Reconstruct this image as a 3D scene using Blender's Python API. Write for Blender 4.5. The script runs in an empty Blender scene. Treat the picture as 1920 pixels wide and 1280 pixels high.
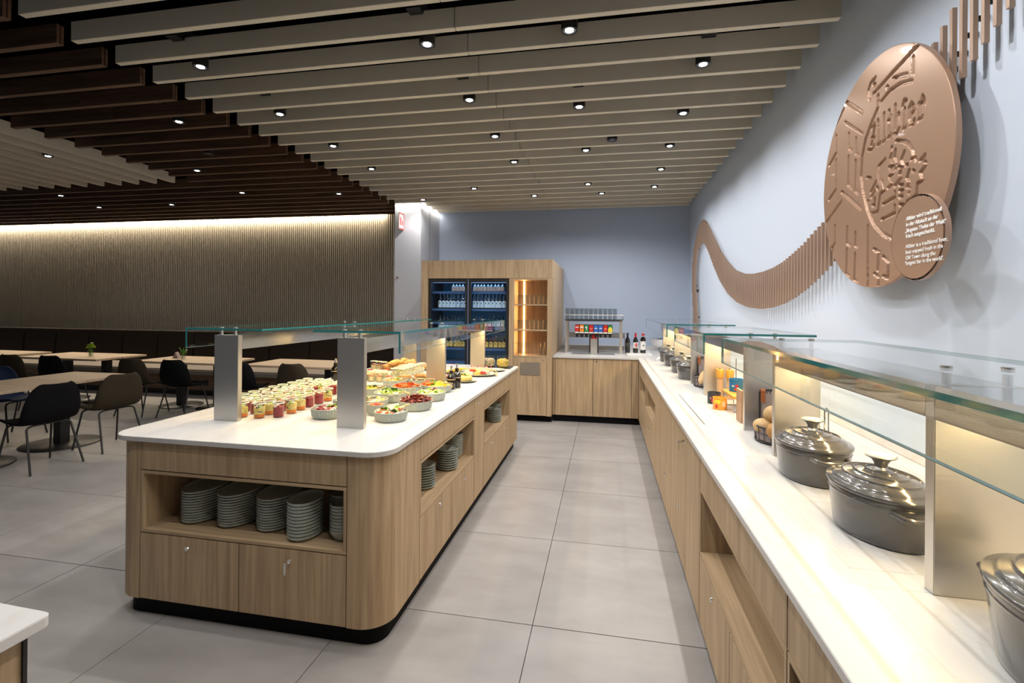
import bpy, bmesh, math, random
import numpy as np
from mathutils import Vector, Matrix
S = bpy.context.scene
COL = S.collection
rng = random.Random(7)

# ------------------------------------------------------------------ camera
FPX, YAW, PIT, ROL, CY, CAMH = 908.4, 0.18989, 0.00163, 0.00899, 575.2, 1.6
_r = Vector((math.cos(YAW), math.sin(YAW), 0)); _f = Vector((-math.sin(YAW), math.cos(YAW), 0)); _u = Vector((0, 0, 1))
FW = math.cos(PIT) * _f + math.sin(PIT) * _u
_u2 = -math.sin(PIT) * _f + math.cos(PIT) * _u
RT = math.cos(ROL) * _r + math.sin(ROL) * _u2
UP = -math.sin(ROL) * _r + math.cos(ROL) * _u2
cam = bpy.data.cameras.new('camera'); co = bpy.data.objects.new('camera', cam); COL.objects.link(co)
cam.sensor_width = 36; cam.sensor_fit = 'HORIZONTAL'; cam.lens = FPX / 1920 * 36
cam.shift_y = -(640 - CY) / 1920
cam.clip_start = .02
m = Matrix((RT, UP, -FW)).transposed().to_4x4(); m.translation = (0, 0, CAMH)
co.matrix_world = m
S.camera = co


def onplane(px, py, axis, val):
    """a point of the place seen at a photo pixel, on the plane axis = val"""
    d = (px - 960) / FPX * RT - (py - CY) / FPX * UP + FW
    o = (0, 0, CAMH)
    t = (val - o[axis]) / d[axis]
    return Vector(o) + t * d


# ------------------------------------------------------------------ light and exposure
S.view_settings.view_transform = 'Standard'
S.view_settings.look = 'None'
S.view_settings.gamma = 1
S.view_settings.use_curve_mapping = False
S.view_settings.exposure = 0.1
W = bpy.data.worlds.new('world'); S.world = W; W.use_nodes = True
W.node_tree.nodes['Background'].inputs[0].default_value = (.86, .91, 1, 1)
W.node_tree.nodes['Background'].inputs[1].default_value = .075
SPOT_W = 43.0
SPOT_COL = (1.0, .955, .91)
LED_W = 5.6            # per metre, under the counter shelves
LED_COL = (1.0, .69, .29)
COVE_W = 26.0          # per metre
CREAM_Z = 3.37
ZF = -.055            # floor level: the camera stands 1.655 m above it, worktops at 0.955 m
S.cycles.transparent_max_bounces = 48
S.cycles.max_bounces = 12


def area(name, loc, size, size_y, power, col, parent=None, rot=(0, 0, 0), spread=180):
    l = bpy.data.lights.new(name, 'AREA'); l.shape = 'RECTANGLE'; l.size = size; l.size_y = size_y
    l.energy = power; l.color = col; l.spread = math.radians(spread)
    o = bpy.data.objects.new(name, l); COL.objects.link(o)
    o.location = loc; o.rotation_euler = rot
    if parent:
        o.parent = parent; o.location = Vector(loc) - org(parent)
    return o


# ------------------------------------------------------------------ materials
def new_mat(name):
    mt = bpy.data.materials.new(name); mt.use_nodes = True
    nt = mt.node_tree; b = nt.nodes['Principled BSDF']
    return mt, nt, b


def plain(name, col, rough=.5, metal=0, bump=0, bscale=80, coat=0, var=0, emit=None, es=0, spec=None):
    mt, nt, b = new_mat(name)
    b.inputs['Base Color'].default_value = (*col, 1); b.inputs['Roughness'].default_value = rough
    b.inputs['Metallic'].default_value = metal
    if coat: b.inputs['Coat Weight'].default_value = coat; b.inputs['Coat Roughness'].default_value = .04
    if spec is not None: b.inputs['Specular IOR Level'].default_value = spec
    if emit: b.inputs['Emission Color'].default_value = (*emit, 1); b.inputs['Emission Strength'].default_value = es
    tc = nt.nodes.new('ShaderNodeTexCoord')
    n = nt.nodes.new('ShaderNodeTexNoise'); n.inputs['Scale'].default_value = bscale; n.inputs['Detail'].default_value = 4
    nt.links.new(tc.outputs['Object'], n.inputs['Vector'])
    if bump:
        bp = nt.nodes.new('ShaderNodeBump'); bp.inputs['Strength'].default_value = bump; bp.inputs['Distance'].default_value = .004
        nt.links.new(n.outputs['Fac'], bp.inputs['Height']); nt.links.new(bp.outputs['Normal'], b.inputs['Normal'])
    if var:
        mx = nt.nodes.new('ShaderNodeMix'); mx.data_type = 'RGBA'
        mx.inputs['A'].default_value = (*[c * (1 - var) for c in col], 1); mx.inputs['B'].default_value = (*[min(1, c * (1 + var)) for c in col], 1)
        nt.links.new(n.outputs['Fac'], mx.inputs['Factor']); nt.links.new(mx.outputs['Result'], b.inputs['Base Color'])
    return mt


def wood(name, c1, c2, axis=2, rough=.5, scale=1.0):
    mt, nt, b = new_mat(name)
    tc = nt.nodes.new('ShaderNodeTexCoord'); oi = nt.nodes.new('ShaderNodeObjectInfo')
    ad = nt.nodes.new('ShaderNodeVectorMath'); ad.operation = 'MULTIPLY_ADD'
    ad.inputs[1].default_value = (9, 7, 5)
    cb = nt.nodes.new('ShaderNodeCombineXYZ')
    for k in range(3): nt.links.new(oi.outputs['Random'], cb.inputs[k])
    nt.links.new(cb.outputs[0], ad.inputs[0]); nt.links.new(tc.outputs['Object'], ad.inputs[2])
    outs = []
    for fr, lo, det, dist in ((26, 1.3, 5, .6), (150, 3.0, 3, .2)):
        mp = nt.nodes.new('ShaderNodeMapping')
        sc = [fr * scale] * 3; sc[axis] = lo * scale
        mp.inputs['Scale'].default_value = sc
        nt.links.new(ad.outputs[0], mp.inputs['Vector'])
        n = nt.nodes.new('ShaderNodeTexNoise'); n.inputs['Scale'].default_value = 1; n.inputs['Detail'].default_value = det
        n.inputs['Distortion'].default_value = dist
        nt.links.new(mp.outputs[0], n.inputs['Vector']); outs.append(n.outputs['Fac'])
    ma = nt.nodes.new('ShaderNodeMath'); ma.operation = 'MULTIPLY_ADD'; ma.inputs[1].default_value = .35
    nt.links.new(outs[1], ma.inputs[0]); nt.links.new(outs[0], ma.inputs[2])
    rp = nt.nodes.new('ShaderNodeValToRGB')
    rp.color_ramp.elements[0].position = .42; rp.color_ramp.elements[0].color = (*c1, 1)
    rp.color_ramp.elements[1].position = .92; rp.color_ramp.elements[1].color = (*c2, 1)
    nt.links.new(ma.outputs[0], rp.inputs[0]); nt.links.new(rp.outputs[0], b.inputs['Base Color'])
    b.inputs['Roughness'].default_value = rough
    bp = nt.nodes.new('ShaderNodeBump'); bp.inputs['Strength'].default_value = .12; bp.inputs['Distance'].default_value = .002
    nt.links.new(ma.outputs[0], bp.inputs['Height']); nt.links.new(bp.outputs[0], b.inputs['Normal'])
    return mt


def marble(name):
    mt, nt, b = new_mat(name)
    tc = nt.nodes.new('ShaderNodeTexCoord')
    mp = nt.nodes.new('ShaderNodeMapping'); mp.inputs['Scale'].default_value = (2.2, .8, 1); mp.inputs['Rotation'].default_value = (0, 0, .25)
    nt.links.new(tc.outputs['Object'], mp.inputs[0])
    n = nt.nodes.new('ShaderNodeTexNoise'); n.inputs['Scale'].default_value = 1.6; n.inputs['Detail'].default_value = 8; n.inputs['Distortion'].default_value = 1.4
    nt.links.new(mp.outputs[0], n.inputs['Vector'])
    rp = nt.nodes.new('ShaderNodeValToRGB'); e = rp.color_ramp.elements
    e[0].position = .0; e[0].color = (.57, .565, .555, 1); e[1].position = 1; e[1].color = (.56, .56, .56, 1)
    for p, c in ((.47, (.58, .575, .565, 1)), (.50, (.55, .538, .515, 1)), (.53, (.58, .575, .565, 1)), (.64, (.54, .54, .55, 1))):
        x = e.new(p); x.color = c
    nt.links.new(n.outputs['Fac'], rp.inputs[0]); nt.links.new(rp.outputs[0], b.inputs['Base Color'])
    b.inputs['Roughness'].default_value = .28
    return mt


def tilemat(name):
    mt, nt, b = new_mat(name)
    tc = nt.nodes.new('ShaderNodeTexCoord'); oi = nt.nodes.new('ShaderNodeObjectInfo')
    ge = nt.nodes.new('ShaderNodeNewGeometry')
    mp = nt.nodes.new('ShaderNodeMapping'); mp.inputs['Scale'].default_value = (1.2, 2.6, 1)
    nt.links.new(ge.outputs['Position'], mp.inputs[0])
    n = nt.nodes.new('ShaderNodeTexNoise'); n.inputs['Scale'].default_value = 1.5; n.inputs['Detail'].default_value = 9; n.inputs['Roughness'].default_value = .62
    nt.links.new(mp.outputs[0], n.inputs['Vector'])
    ma = nt.nodes.new('ShaderNodeMath'); ma.operation = 'MULTIPLY_ADD'; ma.inputs[1].default_value = .16
    nt.links.new(oi.outputs['Random'], ma.inputs[0]); nt.links.new(n.outputs['Fac'], ma.inputs[2])
    rp = nt.nodes.new('ShaderNodeValToRGB'); e = rp.color_ramp.elements
    e[0].position = .30; e[0].color = (.225, .213, .205, 1); e[1].position = .85; e[1].color = (.335, .322, .315, 1)
    nt.links.new(ma.outputs[0], rp.inputs[0]); nt.links.new(rp.outputs[0], b.inputs['Base Color'])
    b.inputs['Roughness'].default_value = .42
    bp = nt.nodes.new('ShaderNodeBump'); bp.inputs['Strength'].default_value = .08; bp.inputs['Distance'].default_value = .003
    nt.links.new(n.outputs['Fac'], bp.inputs['Height']); nt.links.new(bp.outputs[0], b.inputs['Normal'])
    return mt


def steel(name, col=(.62, .61, .59), rough=.3, axis=2):
    mt, nt, b = new_mat(name)
    b.inputs['Base Color'].default_value = (*col, 1); b.inputs['Metallic'].default_value = 1
    tc = nt.nodes.new('ShaderNodeTexCoord'); mp = nt.nodes.new('ShaderNodeMapping')
    sc = [6, 6, 6]; sc[axis] = 700
    mp.inputs['Scale'].default_value = sc; nt.links.new(tc.outputs['Object'], mp.inputs[0])
    n = nt.nodes.new('ShaderNodeTexNoise'); n.inputs['Scale'].default_value = 1; n.inputs['Detail'].default_value = 2
    nt.links.new(mp.outputs[0], n.inputs['Vector'])
    mr = nt.nodes.new('ShaderNodeMapRange'); mr.inputs['To Min'].default_value = rough - .07; mr.inputs['To Max'].default_value = rough + .1
    nt.links.new(n.outputs['Fac'], mr.inputs['Value']); nt.links.new(mr.outputs[0], b.inputs['Roughness'])
    bp = nt.nodes.new('ShaderNodeBump'); bp.inputs['Strength'].default_value = .1; bp.inputs['Distance'].default_value = .001
    nt.links.new(n.outputs['Fac'], bp.inputs['Height']); nt.links.new(bp.outputs[0], b.inputs['Normal'])
    return mt


def glass(name, tint=(.965, .985, .98), ior=1.5, gain=1.0):
    """thin clear pane: transparent with a Fresnel-weighted mirror reflection"""
    mt, nt, b = new_mat(name); nt.nodes.remove(b)
    out = [x for x in nt.nodes if x.type == 'OUTPUT_MATERIAL'][0]
    t = nt.nodes.new('ShaderNodeBsdfTransparent'); t.inputs[0].default_value = (*tint, 1)
    g = nt.nodes.new('ShaderNodeBsdfGlossy'); g.inputs['Roughness'].default_value = .0; g.inputs['Color'].default_value = (gain, gain, gain, 1)
    fr = nt.nodes.new('ShaderNodeFresnel'); fr.inputs['IOR'].default_value = ior
    mx = nt.nodes.new('ShaderNodeMixShader')
    ge = nt.nodes.new('ShaderNodeNewGeometry')          # reflect once, where the ray enters the pane
    iv = nt.nodes.new('ShaderNodeMath'); iv.operation = 'SUBTRACT'; iv.inputs[0].default_value = 1
    mu = nt.nodes.new('ShaderNodeMath'); mu.operation = 'MULTIPLY'
    nt.links.new(ge.outputs['Backfacing'], iv.inputs[1]); nt.links.new(iv.outputs[0], mu.inputs[0]); nt.links.new(fr.outputs[0], mu.inputs[1])
    nt.links.new(mu.outputs[0], mx.inputs[0]); nt.links.new(t.outputs[0], mx.inputs[1]); nt.links.new(g.outputs[0], mx.inputs[2])
    nt.links.new(mx.outputs[0], out.inputs['Surface'])
    return mt


def emis(name, col, st):
    mt, nt, b = new_mat(name)
    b.inputs['Base Color'].default_value = (*col, 1)
    b.inputs['Emission Color'].default_value = (*col, 1); b.inputs['Emission Strength'].default_value = st
    return mt


OAK = wood('oak_veneer', (.31, .212, .122), (.52, .385, .235), scale=1.3)
OAKX = wood('oak_veneer_lengthwise', (.31, .212, .122), (.52, .385, .235), axis=1)
OAKH = wood('oak_veneer_crosswise', (.31, .212, .122), (.52, .385, .235), axis=0)
ASH = wood('pale_table_laminate', (.40, .29, .19), (.56, .43, .30), axis=0)
WALN = wood('brown_baffle_wood', (.045, .022, .012), (.16, .085, .048), axis=0, rough=.55)
CREAM = plain('cream_baffle_felt', (.60, .55, .455), .75, bump=.15, bscale=300, var=.05)
CREAMEDGE = CREAM
BLACK = plain('black_void', (.0015, .0015, .0015), .95, spec=0)
BLACKM = plain('black_metal', (.012, .012, .013), .45)
PLINTH = plain('black_plinth', (.004, .004, .005), .6, spec=.1)
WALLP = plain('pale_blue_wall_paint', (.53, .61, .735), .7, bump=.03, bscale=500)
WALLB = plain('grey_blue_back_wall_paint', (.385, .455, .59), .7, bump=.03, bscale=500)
COLP = plain('pale_column_panel', (.55, .57, .63), .5)
RIB = plain('taupe_fluted_cladding', (.40, .365, .31), .6, var=.06)
TILE = tilemat('grey_floor_tile')
GROUT = plain('dark_grout', (.09, .09, .10), .9)
TOP = marble('white_marbled_worktop')
STEEL = steel('brushed_steel', (.64, .62, .585), .36); STEELH = steel('polished_steel', (.58, .57, .55), axis=2, rough=.12)
STEELD = steel('brushed_steel_dull', (.45, .44, .43), .38)
CHROME = plain('chrome', (.8, .8, .8), .08, 1)
GLASS = glass('clear_glass')
JARG = glass('jar_glass', (.94, .96, .94), 1.4)
TUMB = glass('tumbler_glass', (.93, .94, .94), 1.45)
TEAL = plain('green_glass_edge', (.022, .16, .155), .08, coat=.5)
LEDW = emis('warm_led', (1, .78, .45), 9)
LEDB = emis('blue_led', (.25, .5, 1), 3.0)
LENS = emis('white_lamp_lens', (.95, .97, 1), 22)
COPPER = plain('copper_metallic_lacquer', (.36, .225, .152), .33, .3, coat=.2)
COPPERW = plain('copper_batten', (.36, .25, .185), .42, .2)
CTEXT = plain('white_print', (.85, .85, .85), .6)
ENAMEL = plain('grey_enamel', (.082, .081, .081), .16, coat=.6)
ENAMELD = plain('dark_enamel_rim', (.03, .03, .033), .25, coat=.4)
STONE = plain('sage_stoneware', (.33, .37, .335), .38, bump=.08, bscale=120, var=.12)
STONED = plain('dark_stoneware_glaze', (.10, .115, .105), .25)
CHB = plain('black_chair_fabric', (.006, .006, .007), .8, spec=.08)
CHBR = plain('taupe_chair_fabric', (.040, .031, .020), .75, spec=.1)
CHBL = plain('navy_chair_fabric', (.010, .020, .055), .75, spec=.2)
LEATH = plain('dark_brown_upholstery', (.024, .016, .011), .6, spec=.2, bump=.05, bscale=200)
SEATF = plain('grey_brown_bench_fabric', (.17, .145, .125), .85)
RED = plain('red_label', (.55, .015, .012), .4)
ORANGE = plain('orange_label', (.85, .25, .02), .4)
GREEN = plain('green_label', (.01, .22, .08), .4)
BLUE = plain('blue_label', (.03, .14, .50), .4)
YELLOW = plain('yellow_label', (.85, .65, .02), .4)
WHITE = plain('white_label', (.8, .8, .78), .5)
DGLASS = plain('dark_bottle_glass', (.008, .006, .005), .06, coat=.5)
LEAFG = plain('leaf_green', (.10, .28, .03), .5)
SPRING = plain('spring_leaf_green', (.30, .48, .03), .5)
BREADM = plain('golden_bread', (.44, .22, .06), .6, bump=.2, bscale=40, var=.3)
BREADP = plain('pale_bread', (.54, .35, .16), .65, bump=.2, bscale=40, var=.22)
PEPW = plain('honey_wood', (.62, .31, .05), .4)
ACRY = plain('amber_acrylic', (.55, .36, .20), .15)
LINEN = plain('linen_liner', (.33, .27, .25), .85)
WIRE = plain('black_wire', (.02, .018, .018), .4)
LSTRAP = plain('tan_leather', (.32, .10, .03), .5)
F = {k: plain('food_' + k, tuple(.74 * q for q in c), .45, var=.25, bscale=60) for k, c in dict(
    beet=(.33, .012, .03), yolk=(.85, .52, .04), corn=(.86, .62, .06), carrot=(.80, .20, .02), pepper=(.85, .09, .02),
    cream=(.82, .76, .60), green=(.22, .42, .03), dgreen=(.05, .16, .02), lolla=(.20, .035, .03), tomato=(.65, .04, .02), celery=(.62, .74, .22),
    olive=(.035, .02, .03), mush=(.42, .26, .10), pasta=(.84, .66, .26), feta=(.85, .83, .78), toast=(.66, .38, .12), oats=(.60, .44, .26), crisp=(.82, .58, .16), custard=(.86, .70, .42), ham=(.72, .22, .17)).items()}

# ------------------------------------------------------------------ building helpers
ORG = {}


def org(o): return ORG.get(o.name, Vector((0, 0, 0)))


def R3(ax, a): return Matrix.Rotation(a, 3, ax)


class B:
    def __init__(s): s.v = []; s.f = []; s.m = []

    def add(s, vs, fs, mi=0):
        n = len(s.v); s.v += [tuple(v) for v in vs]
        s.f += [tuple(i + n for i in f) for f in fs]; s.m += [mi] * len(fs); return s

    def box(s, x0, y0, z0, x1, y1, z1, mi=0, M=None, c=None):
        x0, x1 = sorted((x0, x1)); y0, y1 = sorted((y0, y1)); z0, z1 = sorted((z0, z1))
        vs = [Vector(p) for p in ((x0, y0, z0), (x1, y0, z0), (x1, y1, z0), (x0, y1, z0), (x0, y0, z1), (x1, y0, z1), (x1, y1, z1), (x0, y1, z1))]
        if M is not None:
            c = Vector(c or (0, 0, 0)); vs = [M @ v + c for v in vs]
        return s.add(vs, [(0, 3, 2, 1), (4, 5, 6, 7), (0, 1, 5, 4), (1, 2, 6, 5), (2, 3, 7, 6), (3, 0, 4, 7)], mi)

    def lathe(s, prof, seg=24, c=(0, 0, 0), mi=0, sx=1, sy=1, flute=0, M=None, mis=None):
        vs = []; n = len(prof); c = Vector(c)
        for k in range(seg):
            a = 2 * math.pi * k / seg
            for r, z in prof:
                rr = r * (1 - flute * (k % 2)) if flute else r
                v = Vector((rr * math.cos(a) * sx, rr * math.sin(a) * sy, z))
                vs.append((M @ v if M else v) + c)
        base = len(s.v); s.v += [tuple(v) for v in vs]
        for k in range(seg):
            k2 = (k + 1) % seg
            for i in range(n - 1):
                a, b, cc, d = k * n + i, k2 * n + i, k2 * n + i + 1, k * n + i + 1
                if prof[i][0] < 1e-7: q = (a, cc, d)
                elif prof[i + 1][0] < 1e-7: q = (a, b, d)
                else: q = (a, b, cc, d)
                s.f.append(tuple(base + x for x in q)); s.m.append(mis[i] if mis else mi)
        return s

    def cyl(s, c, r, z0, z1, seg=20, mi=0, sx=1, sy=1, r2=None):
        return s.lathe([(0, z0), (r, z0), (r if r2 is None else r2, z1), (0, z1)], seg, c, mi, sx, sy)

    def ell(s, c, rx, ry, rz, seg=10, rings=6, mi=0, M=None):
        prof = [(math.sin(math.pi * i / rings), -math.cos(math.pi * i / rings)) for i in range(rings + 1)]
        prof[0] = (0, -1); prof[-1] = (0, 1)
        D = Matrix.Diagonal((rx, ry, rz))
        return s.lathe(prof, seg, c, mi, M=(M @ D if M else D))

    def tube(s, pts, r, seg=8, mi=0, close=False, rr=None):
        pts = [Vector(p) for p in pts]; n = len(pts); vs = []
        prev = None
        for i, p in enumerate(pts):
            a = pts[(i - 1) % n] if (close or i > 0) else p
            b = pts[(i + 1) % n] if (close or i < n - 1) else p
            t = (b - a).normalized()
            ref = prev if prev is not None else (Vector((0, 0, 1)) if abs(t.z) < .9 else Vector((1, 0, 0)))
            x = (ref - t * ref.dot(t))
            if x.length < 1e-5: x = t.orthogonal()
            x.normalize(); prev = x; y = t.cross(x)
            q = rr[i] if rr else r
            for k in range(seg):
                an = 2 * math.pi * k / seg
                vs.append(p + q * (math.cos(an) * x + math.sin(an) * y))
        fs = []
        for i in range(n if close else n - 1):
            j = (i + 1) % n
            for k in range(seg):
                k2 = (k + 1) % seg
                fs.append((i * seg + k, i * seg + k2, j * seg + k2, j * seg + k))
        if not close:
            fs.append(tuple(reversed(range(seg)))); fs.append(tuple((n - 1) * seg + k for k in range(seg)))
        return s.add(vs, fs, mi)

    def prism(s, poly, z0, z1, mi=0, mside=None, fn=None):
        """poly in 2-d (counter-clockwise), swept z0..z1; fn maps (a, b, z) to a point"""
        fn = fn or (lambda a, b, z: (a, b, z)); n = len(poly)
        vs = [fn(a, b, z0) for a, b in poly] + [fn(a, b, z1) for a, b in poly]
        s.add(vs, [tuple(reversed(range(n))), tuple(range(n, 2 * n))], mi)
        base = len(s.v) - 2 * n
        for k in range(n):
            k2 = (k + 1) % n
            s.f.append((base + k, base + k2, base + n + k2, base + n + k)); s.m.append(mi if mside is None else mside)
        return s

    def build(s, name, mats, parent=None, smooth=True, bevel=0, kind=None, angle=32):
        me = bpy.data.meshes.new(name)
        o0 = org(parent) if parent else Vector((0, 0, 0))
        me.from_pydata([tuple(Vector(v) - o0) for v in s.v], [], s.f)
        mats = mats if isinstance(mats, (list, tuple)) else [mats]
        for mt in mats: me.materials.append(mt)
        if len(mats) > 1: me.polygons.foreach_set('material_index', s.m)
        bm = bmesh.new(); bm.from_mesh(me)
        bmesh.ops.recalc_face_normals(bm, faces=bm.faces)
        if bevel:
            es = [e for e in bm.edges if len(e.link_faces) == 2 and e.calc_face_angle(0) > .6]
            bmesh.ops.bevel(bm, geom=es, offset=bevel, segments=2, affect='EDGES', clamp_overlap=True)
        bm.to_mesh(me); bm.free()
        if smooth:
            me.shade_smooth(); me.set_sharp_from_angle(angle=math.radians(angle))
        o = bpy.data.objects.new(name, me); COL.objects.link(o)
        if parent: o.parent = parent
        ORG[o.name] = o0
        if kind: o['kind'] = kind
        return o


def tag(o, label, cat, group=None):
    o['label'] = label; o['category'] = cat
    if group: o['group'] = group
    return o


def thing(name, label, cat, loc=(0, 0, 0), group=None):
    o = bpy.data.objects.new(name, None); COL.objects.link(o)
    o.empty_display_size = .05; o.location = loc; ORG[o.name] = Vector(loc)
    return tag(o, label, cat, group)


def struct(o): o['kind'] = 'structure'; return o


def dup(root, loc, rz=None, label=None, group=None, scale=None):
    r = root.copy(); COL.objects.link(r); r.location = loc
    if rz is not None: r.rotation_euler = (0, 0, rz)
    if scale: r.scale = scale
    if label: r['label'] = label
    if group: r['group'] = group
    for ch in root.children:
        c = ch.copy(); COL.objects.link(c); c.parent = r
        for g in ch.children:
            d = g.copy(); COL.objects.link(d); d.parent = c
    return r


def swap(o, idx, mt):
    """give one copy its own material without touching the shared mesh"""
    o.material_slots[idx].link = 'OBJECT'; o.material_slots[idx].material = mt


ORDS = 'first second third fourth fifth sixth seventh eighth ninth tenth eleventh twelfth thirteenth fourteenth fifteenth sixteenth'.split()


def arc(cx, cy, r, a0, a1, n=8):
    return [(cx + r * math.cos(math.radians(a0 + (a1 - a0) * k / n)), cy + r * math.sin(math.radians(a0 + (a1 - a0) * k / n))) for k in range(n + 1)]


# ================================================================== the room
WX, WY = 1.44, 8.85
fl = struct(B().box(-15.5, -1.2, ZF - .06, WX, WY, ZF - .012).build('floor', GROUT))
TX, TY = .93 * 1.0344, .917 * 1.0344
tb = B().box(-TX / 2 + .0018, -TY / 2 + .0018, -.012, TX / 2 - .0018, TY / 2 - .0018, 0)
t0 = None
for i in range(-16, 2):
    for j in range(-2, 7):
        cx, cy = -.358 + (i + .5) * TX, 2.508 + (j + .5) * TY
        if cx + TX / 2 > WX + .5 or cy - TY / 2 > WY: continue
        if cx < -7 and cy < 2.2: continue
        if t0 is None:
            t0 = tb.build('floor_tile', TILE, fl, bevel=.0012); o = t0
        else:
            o = t0.copy(); COL.objects.link(o); o.parent = fl
        o.location = (cx, cy, ZF + rng.uniform(-.0004, .0004))
ce = struct(B().box(-15.5, -1.2, 4.0, WX + .1, WY + .1, 4.06).build('ceiling', BLACK))
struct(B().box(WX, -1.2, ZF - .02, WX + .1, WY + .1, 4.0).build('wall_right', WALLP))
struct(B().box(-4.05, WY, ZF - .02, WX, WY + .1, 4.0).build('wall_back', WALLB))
# fluted wall above the bench
fw = struct(B().box(-15.5, WY + .03, ZF, -4.02, WY + .1, 4.0).build('wall_left', RIB))
for px0 in range(5):
    x0 = -15.5 + px0 * 2.296
    b = B(); n = 51; pts = []
    p = 2.290 / n
    for k in range(n):
        a = x0 + k * p
        pts += [(a, .0), (a + p * .14, -.034), (a + p * .58, -.034), (a + p * .72, 0)]
    pts += [(x0 + 2.290, 0)]
    for (xa, ya), (xb, yb) in zip(pts[:-1], pts[1:]):
        b.add([(xa, WY + ya, 1.0), (xb, WY + yb, 1.0), (xb, WY + yb, 3.62), (xa, WY + ya, 3.62)], [(0, 1, 2, 3)])
    b.box(x0, WY + .001, 1.0, x0 + 2.29, WY + .02, 3.62)
    b.build('cladding_panel', RIB, fw, smooth=False)
# column
cl = struct(B().box(-3.61, 7.9, ZF, -3.13, WY, 3.99).build('wall_column', COLP))
B().box(-3.131, 8.32, 2.2, -3.127, 8.325, 3.6).build('panel_joint', GROUT, cl)
B().box(-3.60, 7.885, 3.40, -3.14, 7.898, 3.41).build('led_strip', emis('column_led', (1, .93, .78), 6), cl)
B().box(-3.128, 7.92, 3.40, -3.115, 8.83, 3.41).build('led_strip', bpy.data.materials['column_led'], cl)

# ------------------------------------------------------------------ ceiling baffles (slats)
proto = {}


def slat(x0, x1, y, m_, h=.13, t=.045, along='x'):
    """one baffle; its mesh is unit length so alike pieces share data"""
    L = x1 - x0; key = (round(L, 3), m_.name, along)
    if key not in proto:
        b = B()
        if along == 'x': b.box(0, 0, 0, L, t, h)
        else: b.box(0, 0, 0, t, L, h)
        if m_ is WALN and along == 'x':        # two boards with a gap between them: the groove shows on the ends
            b = B().box(0, 0, .004, L, t * .42, h).box(0, t * .58, .004, L, t, h).box(0, 0, 0, L, t, .004).box(.01, t * .3, .004, L - .01, t * .7, h - .002)
        o = b.build('ceiling_slat', m_, ce, bevel=.002 if m_ is CREAM else 0); proto[key] = o
    else:
        o = proto[key].copy(); COL.objects.link(o); o.parent = ce
    o.location = (x0, y, CREAM_Z) if along == 'x' else (y, x0, CREAM_Z)
    return o


for k in range(-6, 21):
    y = 2.638 + .3 * k
    xl = -3.55 if y < 8.0 else -3.08
    if 7.55 < y < 8.0: xl = -3.55
    if y > 7.80: xl = -3.11
    slat(xl, -.955, y, CREAM); slat(-.951, 1.385, y, CREAM)
for k in range(-2, 21):
    y = 2.638 + .3 * k
    xr = -3.67
    if y < 6.1:
        slat(-5.905, -4.66, y, WALN); slat(-4.656, xr, y, WALN)
    else:
        o = -.2 * (k % 3)
        slat(-10.1 + o, -4.66, y, WALN); slat(-4.656, xr, y, WALN); slat(-15.4 + o, -10.104 + o, y, WALN)
for k in range(11):
    slat(1.9, 5.985, -6.15 - .312 * k - .045, CREAM, along='y')

# ------------------------------------------------------------------ downlights
lampmesh = None
spots = [(-2.985, 3.08), (-2.985, 3.95), (-2.985, 4.85), (-2.985, 5.777), (-2.985, 7.586),
         (-1.2, 3.09), (-1.16, 3.953), (-1.14, 4.872), (-1.106, 5.74), (-1.118, 7.562), (-1.942, 6.953),
         (-.24, 4.251), (.058, 5.133), (-.228, 5.446), (-.257, 6.936), (-.068, 7.544),
         (.683, 3.675), (.681, 4.547), (.677, 5.452), (.683, 6.367), (.69, 7.235),
         (-4.087, 3.984), (-4.589, 4.886), (-5.325, 5.481), (-5.651, 6.689), (-4.156, 6.989), (-7.592, 7.321), (-9.165, 7.321), (-8.819, 6.428), (-6.616, 4.678)]
hidden = [(-2.985, 2.18), (-2.985, 1.28), (-1.2, 2.18), (-1.2, 1.28), (-.24, 3.05), (-.24, 1.9), (.68, 2.78), (.68, 1.88), (.68, 1.0), (-4.3, 2.6), (-.24, .6)]
UNLIT = {(.058, 5.133), (-4.589, 4.886)}
ROWN = {-3: 'in the row nearest the brown slats', -1: 'in the row above the island', 0: 'in the row above the aisle', 1: 'in the row along the right wall'}
cnt = {}
sroot = thing('ceiling_spotlight', 'x', 'spotlight', (0, 0, 0), 'black ceiling spotlights')
can = B().lathe([(0, .115), (.053, .115), (.053, 0), (.040, 0), (.036, .006), (0, .006)], 20).build('canister', BLACKM, sroot)
B().lathe([(0, .0015), (.027, .0015), (.028, .0055), (0, .0055)], 16).build('lens', LENS, can)
B().box(-.045, -.26, .135, .045, .12, .185).box(-.045, -.26, .095, .045, -.185, .135).box(-.012, -.012, .11, .012, .012, .14).build('mounting_bar', BLACKM, sroot)
DARKLENS = plain('unlit_lens', (.05, .05, .05), .2)
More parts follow.
